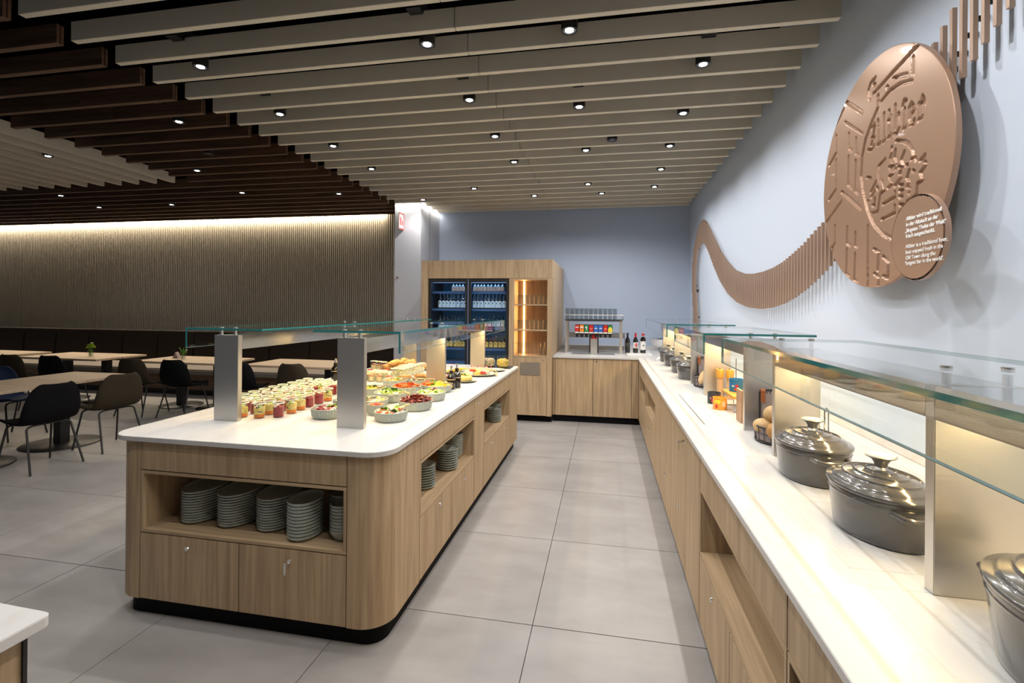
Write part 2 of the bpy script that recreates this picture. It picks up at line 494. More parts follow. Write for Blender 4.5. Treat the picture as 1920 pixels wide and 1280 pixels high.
for i, (x, y) in enumerate(spots + hidden):
    if x > -3.5:
        rk = -3 if x < -2.5 else -1 if x < -.9 else 0 if x < .3 else 1
        rw = ROWN[rk]
    else:
        rk = 9; rw = 'over the dining tables'
    hid = i >= len(spots)
    cnt[rk, hid] = cnt.get((rk, hid), 0) + 1
    lab = 'black spotlight %s, %s from the camera' % (rw, ORDS[cnt[rk, hid] - 1])
    if (x, y) in UNLIT: lab = 'unlit ' + lab
    if hid: lab = 'black spotlight %s, %s beyond the picture edge' % (rw, ORDS[cnt[rk, hid] - 1])
    # keep the can in the gap between two baffles
    if x > -6:
        k = round((y - 2.638 - .1725) / .3); y = 2.638 + .3 * k + .1725
    r = sroot if i == 0 else dup(sroot, (x, y, CREAM_Z + .004), label=lab)
    if i == 0: r.location = (x, y, CREAM_Z + .004); r['label'] = lab
    if (x, y) in UNLIT or spots[i % len(spots)] in UNLIT and i < len(spots):
        for c in r.children:
            for g in c.children: swap(g, 0, DARKLENS)
        continue
    l = bpy.data.lights.new('spot_lamp', 'SPOT'); l.energy = SPOT_W * (.28 if x < -3.5 else 1); l.color = SPOT_COL
    l.spot_size = math.radians(150); l.spot_blend = .64; l.shadow_soft_size = .022
    lo = bpy.data.objects.new('spot_lamp', l); COL.objects.link(lo); lo.location = (x, y, CREAM_Z - .004)
# light coves
area('cove_light', (-9.8, 8.795, 3.44), 11.2, .02, COVE_W * 11.2, (1, .84, .62), rot=(math.radians(8), 0, 0), spread=150)
cv = struct(B().box(-15.4, 8.77, 3.455, -4.1, 8.815, 3.47).build('trim_1', emis('cove_led', (1, .84, .6), 8)))
area('column_light', (-3.37, 7.86, 3.39),   .46, .02, 2.2, (1, .93, .8), rot=(math.radians(12), 0, 0), spread=150)
area('column_light', (-3.10, 8.37, 3.39), .02, .9, 2.6, (1, .93, .8), rot=(0, math.radians(12), 0), spread=150)

# ================================================================== counters
LOCKP = [(0, .006), (.011, .006), (.012, 0)]


def fbox(b, fn, u0, u1, d0, d1, z0, z1, mi=0):
    p, q = fn(u0, d0, z0), fn(u1, d1, z1)
    return b.box(p[0], p[1], p[2], q[0], q[1], q[2], mi)


def lock(door, fn, u, z, key=False):
    b = B(); c0 = Vector(fn(u, 0, z)); nrm = (Vector(fn(u, -1, z)) - c0)
    M_ = nrm.to_track_quat('Z', 'Y').to_matrix()
    b.lathe([(0, .005), (.010, .005), (.012, 0)], 14, c0, M=M_)
    if key:
        b.box(-.001, -.008, .004, .001, .008, .022, M=M_, c=c0)
        b.lathe([(0, .032), (.009, .032), (.009, .022), (0, .022)], 10, c0, M=M_)
        h = Vector(fn(u, -.03, z - .02)); b.box(h.x - .005, h.y - .005, h.z - .03, h.x + .005, h.y + .005, h.z + .018)
    b.build('lock_with_key' if key else 'lock', CHROME, door)


def cabinet(name, label, fn, origin, pieces, depth=.5, zt=.873, zb=.04):
    t = thing(name, label, 'cabinet', origin)
    G = .0028
    for p in pieces:
        kind, u0, u1, z0, z1 = p[:5]
        if kind in ('drawer_front', 'door', 'panel'):
            d = fbox(B(), fn, u0 + G, u1 - G, 0, .02, z0 + G, z1 - G).build({'panel': 'side_panel'}.get(kind, kind), OAK, t, bevel=.001)
            for lk in p[5:]: lock(d, fn, *lk)
        elif kind == 'niche':
            fr = .018
            mh = OAKX if abs(fn(1, 0, 0)[1] - fn(0, 0, 0)[1]) > .5 else OAKH
            fbox(B(), fn, u0 + G, u1 - G, 0, depth, z0 + G, z0 + fr).build('niche_shelf', mh, t)
            fbox(B(), fn, u0 + G, u1 - G, 0, depth, z1 - fr, z1 - G).build('niche_top', mh, t)
            fbox(B(), fn, u0 + G, u0 + fr, 0, depth, z0 + fr, z1 - fr).build('niche_side', OAK, t)
            fbox(B(), fn, u1 - fr, u1 - G, 0, depth, z0 + fr, z1 - fr).build('niche_side', OAK, t)
            fbox(B(), fn, u0 + G, u1 - G, depth, depth + .015, z0, z1).build('niche_back', OAK, t)
    us = [p[1] for p in pieces] + [p[2] for p in pieces]
    b = B(); fbox(b, fn, min(us) - .0, max(us) + .0, .025, depth + .02, zb, zb + .018)
    b.build('carcass_floor', OAK, t)
    b = B(); fbox(b, fn, min(us), max(us), .036, .056, ZF + .0008, zb)
    b.build('plinth', PLINTH, t)
    return t


FI = lambda u, d, z: (u, 2.160 + d, z)
SI = lambda u, d, z: (-1.022 - d, u, z)
RC = lambda u, d, z: (.475 + d, u, z)
BC = lambda u, d, z: (u, 7.085 + d, z)
# ---- island
t = cabinet('plate_cabinet', 'oak island end cabinet with open shelf of plates and two locked doors', FI, (-1.76, 2.3, 0),
            [('drawer_front', -2.418, -1.222, .722, .873), ('niche', -2.418, -1.222, .391, .722),
             ('door', -2.418, -1.818, .04, .391, (-2.127, .330)), ('door', -1.818, -1.222, .04, .391, (-1.532, .328, True))], .42)
r = .15
pl = [(-1.220, 2.160)] + arc(-1.022 - r, 2.160 + r, r, -90, 0, 10) + [(-1.022, 2.600), (-1.044, 2.600)] + arc(-1.022 - r, 2.160 + r, r - .022, 0, -90, 10) + [(-1.220, 2.182)]
B().prism(pl, .04, .873).build('corner_panel', OAK, t, angle=40)
pl = [(-2.605, 2.60)] + arc(-2.605 + r, 2.160 + r, r, 180, 270, 10) + [(-2.420, 2.160), (-2.420, 2.182)] + arc(-2.605 + r, 2.160 + r, r - .022, 270, 180, 10) + [(-2.583, 2.60)]
B().prism(pl, .04, .873).build('corner_panel', OAK, t, angle=40)
B().prism([(-2.42, 2.196)] + arc(-2.56 + .1, 2.196 + .1, .1, 270, 180, 6) + [(-2.56, 2.6), (-2.54, 2.6)] + [(-2.54, 2.30), (-2.44, 2.216), (-2.42, 2.216)], ZF + .0008, .04).build('plinth', PLINTH, t)
B().prism([(-1.22, 2.196)] + arc(-1.058 - .1, 2.196 + .1, .1, -90, 0, 6) + [(-1.058, 2.6), (-1.08, 2.6)] + [(-1.08, 2.30), (-1.18, 2.216), (-1.22, 2.216)], ZF + .0008, .04).build('plinth', PLINTH, t)
for n_, lab, u0, u1, us_, lk in (('island_cabinet', 'oak island cabinet facing the aisle with round plate stacks, nearer one', 2.603, 3.765, 3.185, ((2.95, .345), (3.49, .325))),
                                 ('island_cabinet', 'oak island cabinet facing the aisle with round plate stacks, farther one', 4.075, 5.245, 4.66, ((4.40, .345), (4.95, .34)))):
    cabinet(n_, lab, SI, (-1.2, (u0 + u1) / 2, 0),
            [('drawer_front', u0, u1, .725, .873), ('niche', u0, u1, .400, .725), ('door', u0, us_, .04, .400, lk[0]), ('door', us_, u1, .04, .400, lk[1])], .36)
cabinet('island_pilaster', 'narrow oak upright panel between the two aisle side cabinets of the island', SI, (-1.2, 3.9, 0), [('panel', 3.767, 4.073, .04, .873, (3.90, .805))], .36)
cabinet('island_pilaster', 'oak end panel at the far aisle corner of the island', SI, (-1.2, 5.45, 0), [('panel', 5.247, 5.667, .04, .873)], .36)
t = thing('island_back_cabinet', 'plain oak outer side of the island facing the dining tables', 'cabinet', (-2.5, 4, 0))
B().box(-2.605, 2.603, .04, -2.585, 5.69, .873).build('side_panel', OAK, t)
B().box(-2.6, 5.67, .04, -1.022, 5.69, .873).build('end_panel', OAK, t)
B().box(-2.56, 2.61, ZF + .0008, -2.54, 5.6, .04).build('plinth', PLINTH, t)
r = .135
isl = arc(-1.006 - r, 2.143 + r, r, -90, 0, 12) + arc(-1.006 - .05, 5.715 - .05, .05, 0, 90, 6) + arc(-2.632 + .05, 5.715 - .05, .05, 90, 180, 6) + arc(-2.632 + r, 2.143 + r, r, 180, 270, 12)
it = B().prism(isl, .875, .9005).build('worktop', TOP, angle=40, bevel=.002)
tag(it, 'white marbled worktop with rounded corners lying on the oak island', 'worktop')
# ---- right counter
RW = [('drawer_front', 'niche')]
lab0 = 'right wall oak cabinet '
cabinet('counter_cabinet', lab0 + 'with two small niches nearest the back counter', RC, (.8, 5.9, 0),
        [('panel', 4.765, 7.09, .71, .873), ('niche', 4.765, 5.96, .435, .71), ('niche', 5.96, 7.08, .435, .71), ('door', 4.765, 5.96, .04, .435, (5.4, .30)), ('door', 5.96, 7.08, .04, .435, (6.5, .30))], .42)
cabinet('counter_cabinet', lab0 + 'tall plain fronts with a low flap and a key', RC, (.8, 3.8, 0),
        [('panel', 4.335, 4.762, .04, .873, (4.45, .84)), ('door', 3.655, 4.333, .04, .385, (3.98, .30)), ('panel', 3.655, 4.333, .387, .873), ('door', 3.022, 3.653, .04, .873, (3.08, .80, True), (3.28, .33)), ('panel', 2.57, 3.020, .04, .873)], .42)
cabinet('counter_cabinet', lab0 + 'with a long empty niche in the middle of the run', RC, (.8, 2, 0),
        [('drawer_front', 1.385, 2.565, .712, .873), ('niche', 1.385, 2.565, .378, .712), ('door', 1.967, 2.565, .04, .378, (2.28, .315)), ('door', 1.385, 1.967, .04, .378, (1.6, .315))], .42)
cabinet('counter_cabinet', lab0 + 'with an empty niche, nearest the camera', RC, (.8, .8, 0),
        [('drawer_front', .2, 1.383, .712, .873), ('niche', .2, 1.383, .378, .712), ('door', .2, .79, .04, .378, (.5, .315)), ('door', .79, 1.383, .04, .378, (1.1, .315))], .42)
cabinet('counter_cabinet', 'oak back counter cabinet with two tall doors under the drinks dispenser', BC, (-.2, 7.3, 0),
        [('panel', -.745, -.708, .04, .873), ('door', -.708, -.163, .04, .873), ('door', -.163, .380, .04, .873, (-.115, .835)), ('panel', .380, .474, .04, .873)], .42)
LP = [(.461, .2), (1.439, .2), (1.439, 8.849), (-.744, 8.849), (-.744, 7.065), (.461, 7.065)]
rt = B().prism(LP, .875, .9005).build('worktop', TOP, bevel=.002)
tag(rt, 'white marbled L-shaped worktop on the cabinets along the right and back walls', 'worktop')
tag(B().box(1.418, .2, .901, 1.4395, 8.827, .945).build('upstand', TOP, bevel=.002), 'low white upstand along the right wall at the back of the worktop', 'upstand')
tag(B().box(-.742, 8.828, .901, 1.4395, 8.849, .945).build('upstand', TOP), 'low white upstand along the back wall behind the drinks dispenser', 'upstand')
# flush hob outlines let into the worktop
hob = plain('grey_inlay', (.55, .54, .52), .3)
for i, y in enumerate((1.15, 1.72, 2.25)):
    b = B(); x0, x1, y0, y1 = .66, 1.12, y - .25, y + .23
    for a in ((x0, y0, x1, y0 + .003), (x0, y1, x1, y1 + .003), (x0, y0, x0 + .003, y1), (x1, y0, x1 + .003, y1)): b.box(a[0], a[1], .9004, a[2], a[3], .9009)
    b.build('hob_outline', hob, rt)
B().box(.598, 3.12, .9004, .604, 4.16, .9012).build('slot', BLACKM, rt)
# ---- counter at the lower left corner
t = thing('service_counter', 'corner of a white topped oak counter at the lower left of the picture', 'counter', (-1.5, .6, 0))
B().prism([(-1.9, .2), (-1.235, .2), (-1.235, .2)][:2] + arc(-1.222 - .02, .885 - .02, .02, 0, 90, 4) + [(-1.9, .905)], .874, .9005).build('counter_top', TOP, t, bevel=.002)
B().box(-1.9, .2, ZF + .06, -1.262, .855, .873).build('body', OAK, t)
B().box(-1.262, .85, ZF + .06, -1.256, .858, .873).build('edge_strip', BLACKM, t)

# ================================================================== glass counter guards


def guard(name, label, posts, px0, px1, gx0, gx1, y0, y1, front, ledx):
    """posts: their Y; px: post extent in X; gx: glass extent in X; front: X of the hanging pane"""
    t = thing(name, label, 'glass guard', ((px0 + px1) / 2, (posts[0] + posts[-1]) / 2, .9))
    for y in posts:
        B().box(px0, y, .9006, px1, y + .036, 1.419).build('post', STEEL, t, bevel=.002)
    for a, c in zip(posts[:-1], posts[1:]):
        bm_ = B().box(px0, a + .0365, 1.350, px1, c - .0005, 1.418)
        for xf in (px0, px1 - .003): bm_.box(xf, a + .0365, 1.334, xf + .003, c - .0005, 1.350)
        bm_.build('beam', STEELH, t)
    top = B()
    z0, z1 = 1.448, 1.460
    top.box(gx0 + .0015, y0 + .0015, z0, gx1 - .0015, y1 - .0015, z1, 0)
    tp = top.build('top_pane', GLASS, t, smooth=False)
    e = B()
    for q in ((gx0, y0, gx1, y0 + .0014), (gx0, y1 - .0014, gx1, y1), (gx0, y0 + .0014, gx0 + .0014, y1 - .0014), (gx1 - .0014, y0 + .0014, gx1, y1 - .0014)):
        e.box(q[0], q[1], z0 - .0003, q[2], q[3], z1 + .0003)
    e.build('pane_edge', TEAL, tp, smooth=False)
    fx0, fx1 = (gx0, gx0 + .010) if front < 0 else (gx1 - .010, gx1)
    fp = B().box(fx0, y0 + .0015, 1.338, fx1, y1 - .0015, 1.4475).build('front_pane', GLASS, t, smooth=False)
    e = B().box(fx0 - .0003, y0, 1.338, fx1 + .0003, y0 + .0014, 1.4475).box(fx0 - .0003, y1 - .0014, 1.338, fx1 + .0003, y1, 1.4475)
    e.build('pane_edge', TEAL, fp, smooth=False)
    B().box(fx0 - .0003, y0, 1.3365, fx1 + .0003, y1, 1.338).build('pane_edge', plain('grey_glass_edge', (.16, .22, .22), .1), fp, smooth=False)
    for y in posts:
        for x in (px0 + .035, px1 - .035):
            B().cyl((x, y + .018, 0), .010, 1.419, 1.448, 14).cyl((x, y + .018, 0), .013, 1.4605, 1.466, 14).build('standoff', STEEL, t)
    for a, c in zip(posts[:-1], posts[1:]):
        B().box(ledx - .006, a + .05, 1.3455, ledx + .006, c - .02, 1.350).build('led_strip', LEDW, t)
        area('shelf_light', (ledx, (a + c) / 2 + .018, 1.343), .03, c - a - .08, LED_W * (c - a), LED_COL)
    return t


guard('glass_counter_guard', 'glass guard on steel posts over the jars, on the dining side of the island', (2.55, 3.97, 5.36), -2.33, -2.165, -2.53, -2.0, 2.545, 5.40, -1, -2.19)
guard('glass_counter_guard', 'glass guard on steel posts over the salad bowls, on the aisle side of the island', (2.55, 3.97, 5.36), -1.512, -1.345, -1.665, -1.123, 2.545, 5.40, 1, -1.37)
guard('glass_counter_guard', 'glass guard on steel posts over the three nearest cast iron pots', (.24, 1.37, 2.515), .80, 1.0, .568, 1.175, .19, 2.555, -1, .965)
guard('glass_counter_guard', 'glass guard on steel posts over the tins and pepper mills', (3.018, 4.18), .80, 1.0, .568, 1.175, 3.012, 4.22, -1, .965)
guard('glass_counter_guard', 'glass guard on steel posts over the four farthest cast iron pots', (4.79, 5.92, 7.05), .80, 1.0, .568, 1.175, 4.745, 7.09, -1, .965)

# ================================================================== tall cabinet, fridge, glasses
CYF = 6.95
t = thing('tall_cabinet', 'tall oak cabinet around the fridge and the lit shelf of glasses by the column', 'cabinet', (-1.75, 7.2, 0))
B().box(-2.742, CYF, .04, -2.630, 7.62, 2.300).build('side_panel', OAK, t, bevel=.001)
B().box(-2.628, CYF, 2.03, -.747, 7.62, 2.300).build('top_panel', OAK, t, bevel=.001)
B().box(-1.381, CYF, .04, -1.303, 7.62, 2.028).build('upright', OAK, t)
B().box(-.818, CYF, .04, -.747, 7.62, 2.028).build('upright', OAK, t)
B().box(-.766, 7.641, .04, -.747, 8.84, 2.3).build('end_panel', OAK, t)
B().box(-2.742, 7.62, .04, -.747, 7.64, 2.3).build('back_panel', OAK, t)
B().box(-1.301, 7.30, .905, -.820, 7.32, 2.028).build('niche_back', OAK, t)
for z in (.905, 1.283, 1.652):
    B().box(-1.301, CYF + .002, z - .018, -.820, 7.30, z).build('shelf', OAKH, t)
B().box(-1.301, CYF + .002, 2.008, -.820, 7.30, 2.028).build('shelf', OAKH, t)
fl_ = B().box(-1.300, CYF, .045, -.821, CYF + .02, .884).build('door', OAK, t, bevel=.001)
ch = B().box(-1.205, CYF - .006, .63, -.917, CYF, .812).box(-1.205, CYF - .010, .63, -.917, CYF - .006, .638).box(-1.205, CYF - .010, .804, -.917, CYF - .006, .812).box(-1.205, CYF - .010, .638, -1.197, CYF - .006, .804).box(-.925, CYF - .010, .638, -.917, CYF - .006, .804)
ch.build('tray_flap', STEELD, fl_)
lock(fl_, lambda u, d, z: (u, CYF + d, z), -.865, .845)
B().box(-2.74, CYF + .08, ZF + .0008, -.75, CYF + .10, .04).build('plinth', PLINTH, t)
for z0, z1 in ((.91, 1.26), (1.287, 1.63), (1.656, 2.0)):
    B().box(-1.222, 7.288, z0, -1.206, 7.297, z1).build('led_strip', emis('niche_led', (1, .62, .25), 12) if 'niche_led' not in bpy.data.materials else bpy.data.materials['niche_led'], t)
    area('niche_light', (-1.214, 7.28, (z0 + z1) / 2), .02, z1 - z0, 1.1, (1, .47, .12), rot=(math.radians(-90), 0, 0))
# fridge
t = thing('drinks_fridge', 'black double glass-door drinks fridge glowing blue inside the oak cabinet', 'fridge', (-2.0, 7.2, 0))
FB = plain('fridge_lining', (.04, .17, .25), .5)
b = B().box(-2.626, 7.00, .09, -2.605, 7.6, 2.026).box(-1.406, 7.00, .09, -1.385, 7.6, 2.026).box(-2.605, 7.00, 1.985, -1.406, 7.6, 2.026).box(-2.605, 7.0, .09, -1.406, 7.6, .20)
b.build('casing', BLACKM, t)
B().box(-2.605, 7.575, .2, -1.406, 7.6, 1.985).build('lining', FB, t)
FS = [.60, .775, .985, 1.30, 1.575, 1.835]
for z in FS:
    sh = B().box(-2.604, 7.06, z - .008, -1.407, 7.57, z).build('shelf', STEELD, t)
    B().box(-2.60, 7.045, z - .030, -1.41, 7.058, z + .004).build('shelf_edge', plain('blue_lit_edge', (.05, .12, .30), .3), sh)
    B().box(-2.58, 7.062, z - .016, -1.43, 7.072, z - .0085).build('led_strip', LEDB, sh)
    area('fridge_light', (-2.005, 7.09, z - .02), 1.1, .02, 1.3, (.22, .5, 1))
area('fridge_light', (-2.005, 7.09, 1.97), 1.1, .02, 3.2, (.22, .5, 1))
B().box(-2.59, 7.05, 1.972, -1.42, 7.07, 1.982).build('led_strip', LEDB, t)
for x0, x1, n_ in ((-2.622, -2.010, 0), (-1.998, -1.389, 1)):
    d = B()
    d.box(x0, 6.962, .12, x0 + .038, 6.998, 2.022).box(x1 - .038, 6.962, .12, x1, 6.998, 2.022).box(x0 + .038, 6.962, 1.970, x1 - .038, 6.998, 2.022).box(x0 + .038, 6.962, .12, x1 - .038, 6.998, .18)
    d = d.build('door', BLACKM, t)
    B().box(x0 + .038, 6.975, .18, x1 - .038, 6.985, 1.970).build('door_pane', GLASS, d, smooth=False)
B().box(-2.0095, 6.955, .12, -1.9985, 6.990, 2.02).build('door_seal_strip', plain('blue_grey_strip', (.16, .19, .34), .3), t)
# bottles in the fridge
BOTTLE = [(0, 0), (.029, 0), (.031, .006), (.031, .125), (.026, .150), (.0135, .180), (.0125, .225), (0, .225)]


def bottle(name, label, body, lab, cap, group, h=1.0, w=1.0):
    t = thing(name, label, 'bottle', (0, 0, 0), group)
    B().lathe([(r_ * w, z * h) for r_, z in BOTTLE], 14).build('body', body, t)
    b = B(); n = 8; R_ = .0316 * w
    for k in range(n):                      # an arched paper label round the front
        a0, a1 = math.radians(-90 - 70 + 140 * k / n), math.radians(-90 - 70 + 140 * (k + 1) / n)
        top = lambda a: .085 * h + .040 * h * max(0, math.cos((a + math.pi / 2) * 1.15)) ** .5
        b.add([(R_ * math.cos(a0), R_ * math.sin(a0), .02 * h), (R_ * math.cos(a1), R_ * math.sin(a1), .02 * h), (R_ * math.cos(a1), R_ * math.sin(a1), top(a1)), (R_ * math.cos(a0), R_ * math.sin(a0), top(a0))], [(0, 1, 2, 3)], 0)
    b.add([(-.008 * w, -R_ - .0006, .075 * h), (.008 * w, -R_ - .0006, .075 * h), (.008 * w, -R_ - .0006, .10 * h), (-.008 * w, -R_ - .0006, .10 * h)], [(0, 1, 2, 3)], 1)
    b.build('paper_label', [lab, plain('label_emblem', (.10, .09, .05), .5) if 'label_emblem' not in bpy.data.materials else bpy.data.materials['label_emblem']], t)
    B().cyl((0, 0, 0), .0142 * w, .205 * h, .228 * h, 12).build('cap', cap, t)
    return t


LBLUE = plain('pale_blue_bottle_label', (.50, .62, .72), .5)
LBRN = plain('brown_bottle_label', (.40, .20, .12), .5)
rows = [(1.835, .62, 'stubby dark bottle', LBRN, [(-2.285, -2.235, -2.185, -2.135), (-1.945, -1.895, -1.845, -1.80, -1.74, -1.69, -1.63, -1.58, -1.52)], 'top'),
        (1.575, 1.0, 'dark bottle with pale arched label', LBLUE, [(-2.50, -2.44, -2.385, -2.325, -2.275, -2.21, -2.145, -2.095), (-1.95, -1.895, -1.84, -1.775, -1.725, -1.665, -1.605, -1.55, -1.49)], 'second'),
        (1.30, .75, 'small bottle with pale square label', LBLUE, [(-2.50, -2.44, -2.385, -2.325, -2.27, -2.20, -2.14), (-1.93, -1.86, -1.79, -1.72, -1.65, -1.58, -1.51)], 'third'),
        (.985, .8, 'small juice bottle with yellow label', F['crisp'], [(-2.38, -2.32, -2.25, -2.19, -2.13), (-1.86, -1.76, -1.69, -1.62, -1.55, -1.49)], 'fourth')]
for z, hh, nm, lb, xs, sh in rows:
    p0 = None
    for di, dn in ((0, 'left'), (1, 'right')):
        for k, x in enumerate(xs[di]):
            lab = '%s, %s fridge shelf, %s door, %s from left' % (nm, sh, dn, ORDS[k])
            if p0 is None:
                p0 = bottle('drink_bottle', lab, DGLASS, lb, BLACKM, 'bottles in the drinks fridge', hh); p0.location = (x, 7.14, z + .0008)
            else: dup(p0, (x, 7.14, z + .0008), label=lab)
# crates / cartons low in the fridge
for k, (x, mt, cn) in enumerate(((-2.45, YELLOW, 'yellow'), (-2.3, RED, 'red'), (-2.15, GREEN, 'green'), (-1.8, ORANGE, 'orange'), (-1.55, YELLOW, 'yellow'))):
    c = thing('drink_carton', '%s drink carton on a low fridge shelf behind the %s door' % (cn, 'left' if k < 3 else 'right'), 'carton', (x, 7.16, .60))
    B().box(x - .035, 7.125, .601, x + .035, 7.195, .74).build('body', mt, c, bevel=.003)
    B().box(x - .03, 7.1240, .63, x + .03, 7.1248, .68).build('printed_band', WHITE, c)

# ================================================================== drinking glasses in the lit niche
def tumbler(name, label, h, r, group, cat='glass'):
    o = B().lathe([(0, .006), (r * .80, .006), (r * .97, h), (r, h), (r * .84, 0), (0, 0)], 16).build(name, TUMB)
    return tag(o, label, cat, group)


g0 = None
for z, nm in ((1.652, 'upper'), (1.283, 'middle')):
    for k in range(7):
        for j, rw in enumerate(('front', 'back')):
            lab = 'clear tumbler, %s lit niche shelf, %s row, %s from the left' % (nm, rw, ORDS[k])
            loc = (-1.262 + k * .067, 7.03 + j * .085, z + .0005)
            if g0 is None: g0 = tumbler('tumbler', lab, .138, .031, 'tumblers on the lit niche shelves'); g0.location = loc
            else: dup(g0, loc, label=lab)
g1 = None
for k, (x, y, z) in enumerate([(-1.262, 7.03, .906), (-1.19, 7.03, .906), (-1.118, 7.03, .906), (-1.262, 7.03, 1.0), (-1.19, 7.03, 1.0), (-1.118, 7.03, 1.0), (-.915, 7.04, .906), (-.858, 7.09, .906), (-.89, 7.04, 1.0), (-.85, 7.10, 1.0)]):
    lab = 'stout clear glass on the bottom lit shelf, %s %s' % ('left cluster,' if k < 6 else 'right cluster,', ('lower left', 'lower middle', 'lower right', 'upper left', 'upper middle', 'upper right', 'lower front', 'lower back', 'upper front', 'upper back')[k])
    if g1 is None: g1 = tumbler('stacking_glass', lab, .093, .036, 'stacked glasses on the bottom niche shelf'); g1.location = (x, y, z)
    else: dup(g1, (x, y, z), label=lab)

# ================================================================== back counter: dispenser with its glass rack, bottles, bowl
DY = 7.68
t = thing('drinks_dispenser', 'soda dispenser with eight coloured valves on a steel column behind the rack posts', 'dispenser', (-.16, DY, .9))
P = lambda px, py, y=DY: onplane(px, py, 1, y)
a, c = P(1107, 661), P(1120, 630)
B().box(a.x, DY, .9015, c.x, DY + .11, 1.21).build('column', STEEL, t, bevel=.004)
B().box(a.x - .02, DY + .01, .9015, a.x, DY + .10, 1.2).box(c.x, DY + .01, .9015, c.x + .02, DY + .10, 1.2).build('column_trim', BLACKM, t)
B().box(a.x + .008, DY - .004, 1.125, c.x - .008, DY + .001, 1.195).build('red_plate', RED, t, bevel=.002)
x0, x1 = P(1078, 620).x, P(1148.5, 620).x
B().box(x0, DY - .02, 1.195, x1, DY + .14, 1.345).build('head', BLACKM, t, bevel=.006)
cols = [RED, ORANGE, GREEN, RED, BLUE, BLUE, RED, GREEN]
pw = (x1 - x0) / 8
for k in range(8):
    xa = x0 + k * pw + .004; xb = xa + pw - .008; xm = (xa + xb) / 2
    v = B().box(xa, DY - .055, 1.235, xb, DY - .021, 1.340).build('valve_card', cols[k], t, bevel=.003)
    b = B(); yb = DY - .0565
    if k == 0: b.box(xa + .008, yb, 1.296, xb - .008, DY - .055, 1.304).box(xa + .010, yb, 1.308, xb - .012, DY - .055, 1.314).box(xm - .01, yb, 1.258, xm + .01, DY - .055, 1.263)
    if k == 1: b.ell((xm, yb, 1.300), .024, .002, .016, 12, 6).ell((xm, yb - .001, 1.292), .018, .002, .006, 10, 6, mi=1)
    if k == 2: b.box(xm - .004, yb, 1.262, xm + .010, DY - .055, 1.31).box(xm - .018, yb, 1.305, xm + .016, DY - .055, 1.318).ell((xm - .016, yb, 1.300), .007, .002, .007, 8, 4)
    if k in (3, 6): b.box(xa + .012, yb, 1.288, xb - .012, DY - .055, 1.292).box(xa + .016, yb, 1.270, xb - .016, DY - .055, 1.273)
    if k in (4, 5): b.box(xa + .008, yb, 1.288, xb - .008, DY - .055, 1.294).lathe([(.010, -.001), (.013, -.001), (.013, .001), (.010, .001), (.010, -.001)], 12, (xm, yb, 1.290), M=R3('X', math.pi / 2))
    if k == 7: b.box(xa + .001, yb, 1.237, xb - .001, DY - .055, 1.285, mi=1).ell((xm, yb, 1.288), .026, .002, .024, 12, 6, mi=1).box(xm - .012, yb - .002, 1.272, xm + .012, DY - .055, 1.278)
    b.build('printed_emblem', [WHITE, {1: BLUE, 7: YELLOW}.get(k, WHITE)], v)
    B().box(xa, DY - .050, 1.212, xb, DY - .021, 1.234).build('white_lever_plate', WHITE, v)
    B().cyl((xm, DY - .02, 0), .020, 1.150, 1.195, 12, r2=.022).build('nozzle', BLACKM, v)
B().box(P(1073, 662).x, 7.45, .9015, P(1152, 662).x, 7.70, .906).build('drip_tray', STEELD, t, bevel=.002)
b = B(); xa, xb = -.735, P(1170, 655, 8.3).x
b.box(xa, 8.30, .9015, xb, 8.31, .975).build('back_lip', STEELD, t)
xa, xb = -.66, P(1172, 630, 8.45).x
b = B().box(xa, 8.45, 1.10, xb, 8.46, 1.19).tube([(xa + .01, 8.44, 1.15), (xa - .06, 8.40, .905)], .008).tube([(xb - .01, 8.44, 1.15), (xb - .01, 8.44, .905)], .008)
b.build('splash_rail', STEELD, t)
t = thing('glass_rack', 'steel rack on two posts holding rows of glasses above the drinks dispenser', 'rack', (-.16, DY, .9))
xa, xb = P(1060, 620).x, P(1163, 620).x + .03
zs = P(1110, 598).z
for x in (xa, xb - .035):
    B().box(x, DY - .02, .9008, x + .035, DY + .015, zs - .03).build('post', STEEL, t, bevel=.002)
B().box(xa, DY - .02, zs - .035, xb, DY + .015, zs - .008).build('crossbar', STEELH, t)
B().box(xa - .02, DY - .02, zs - .008, xb + .02, DY + .36, zs).build('shelf', STEELH, t)
for y in (DY - .018, DY + .355):
    b = B().tube([(xa - .02, y, zs + .062), (xb + .02, y, zs + .062)], .005)
    for x in (xa - .01, xb - .11, xb + .01): b.tube([(x, y, zs), (x, y, zs + .062)], .004)
    b.build('rail', STEELD, t)
for x in (xa, xb - .035): B().box(x, DY + .30, .9008, x + .035, DY + .335, zs - .008).build('post', STEEL, t)
g2 = None; ga, gb = P(1063, 590).x, P(1153, 590).x
for k in range(11):
    for j, rw in enumerate(('front', 'middle', 'back')):
        lab = 'tall clear tumbler on the rack over the dispenser, %s row, %s from the left' % (rw, ORDS[k])
        loc = (ga + (gb - ga) * k / 10, DY + .035 + j * .095, zs + .0005)
        if g2 is None: g2 = tumbler('tall_tumbler', lab, .165, .034, 'glasses on the dispenser rack'); g2.location = loc
        else: dup(g2, loc, label=lab)
c = thing('glass_carafe', 'small clear glass carafe on the back counter beside the tall cabinet', 'carafe', (-.66, 7.66, .9008))
B().lathe([(0, .002), (.045, .002), (.048, .05), (.030, .10), (.028, .16), (.032, .165), (.034, .165), (.030, .16), (.032, .10), (.051, .05), (.047, 0), (0, 0)], 20).build('body', TUMB, c)
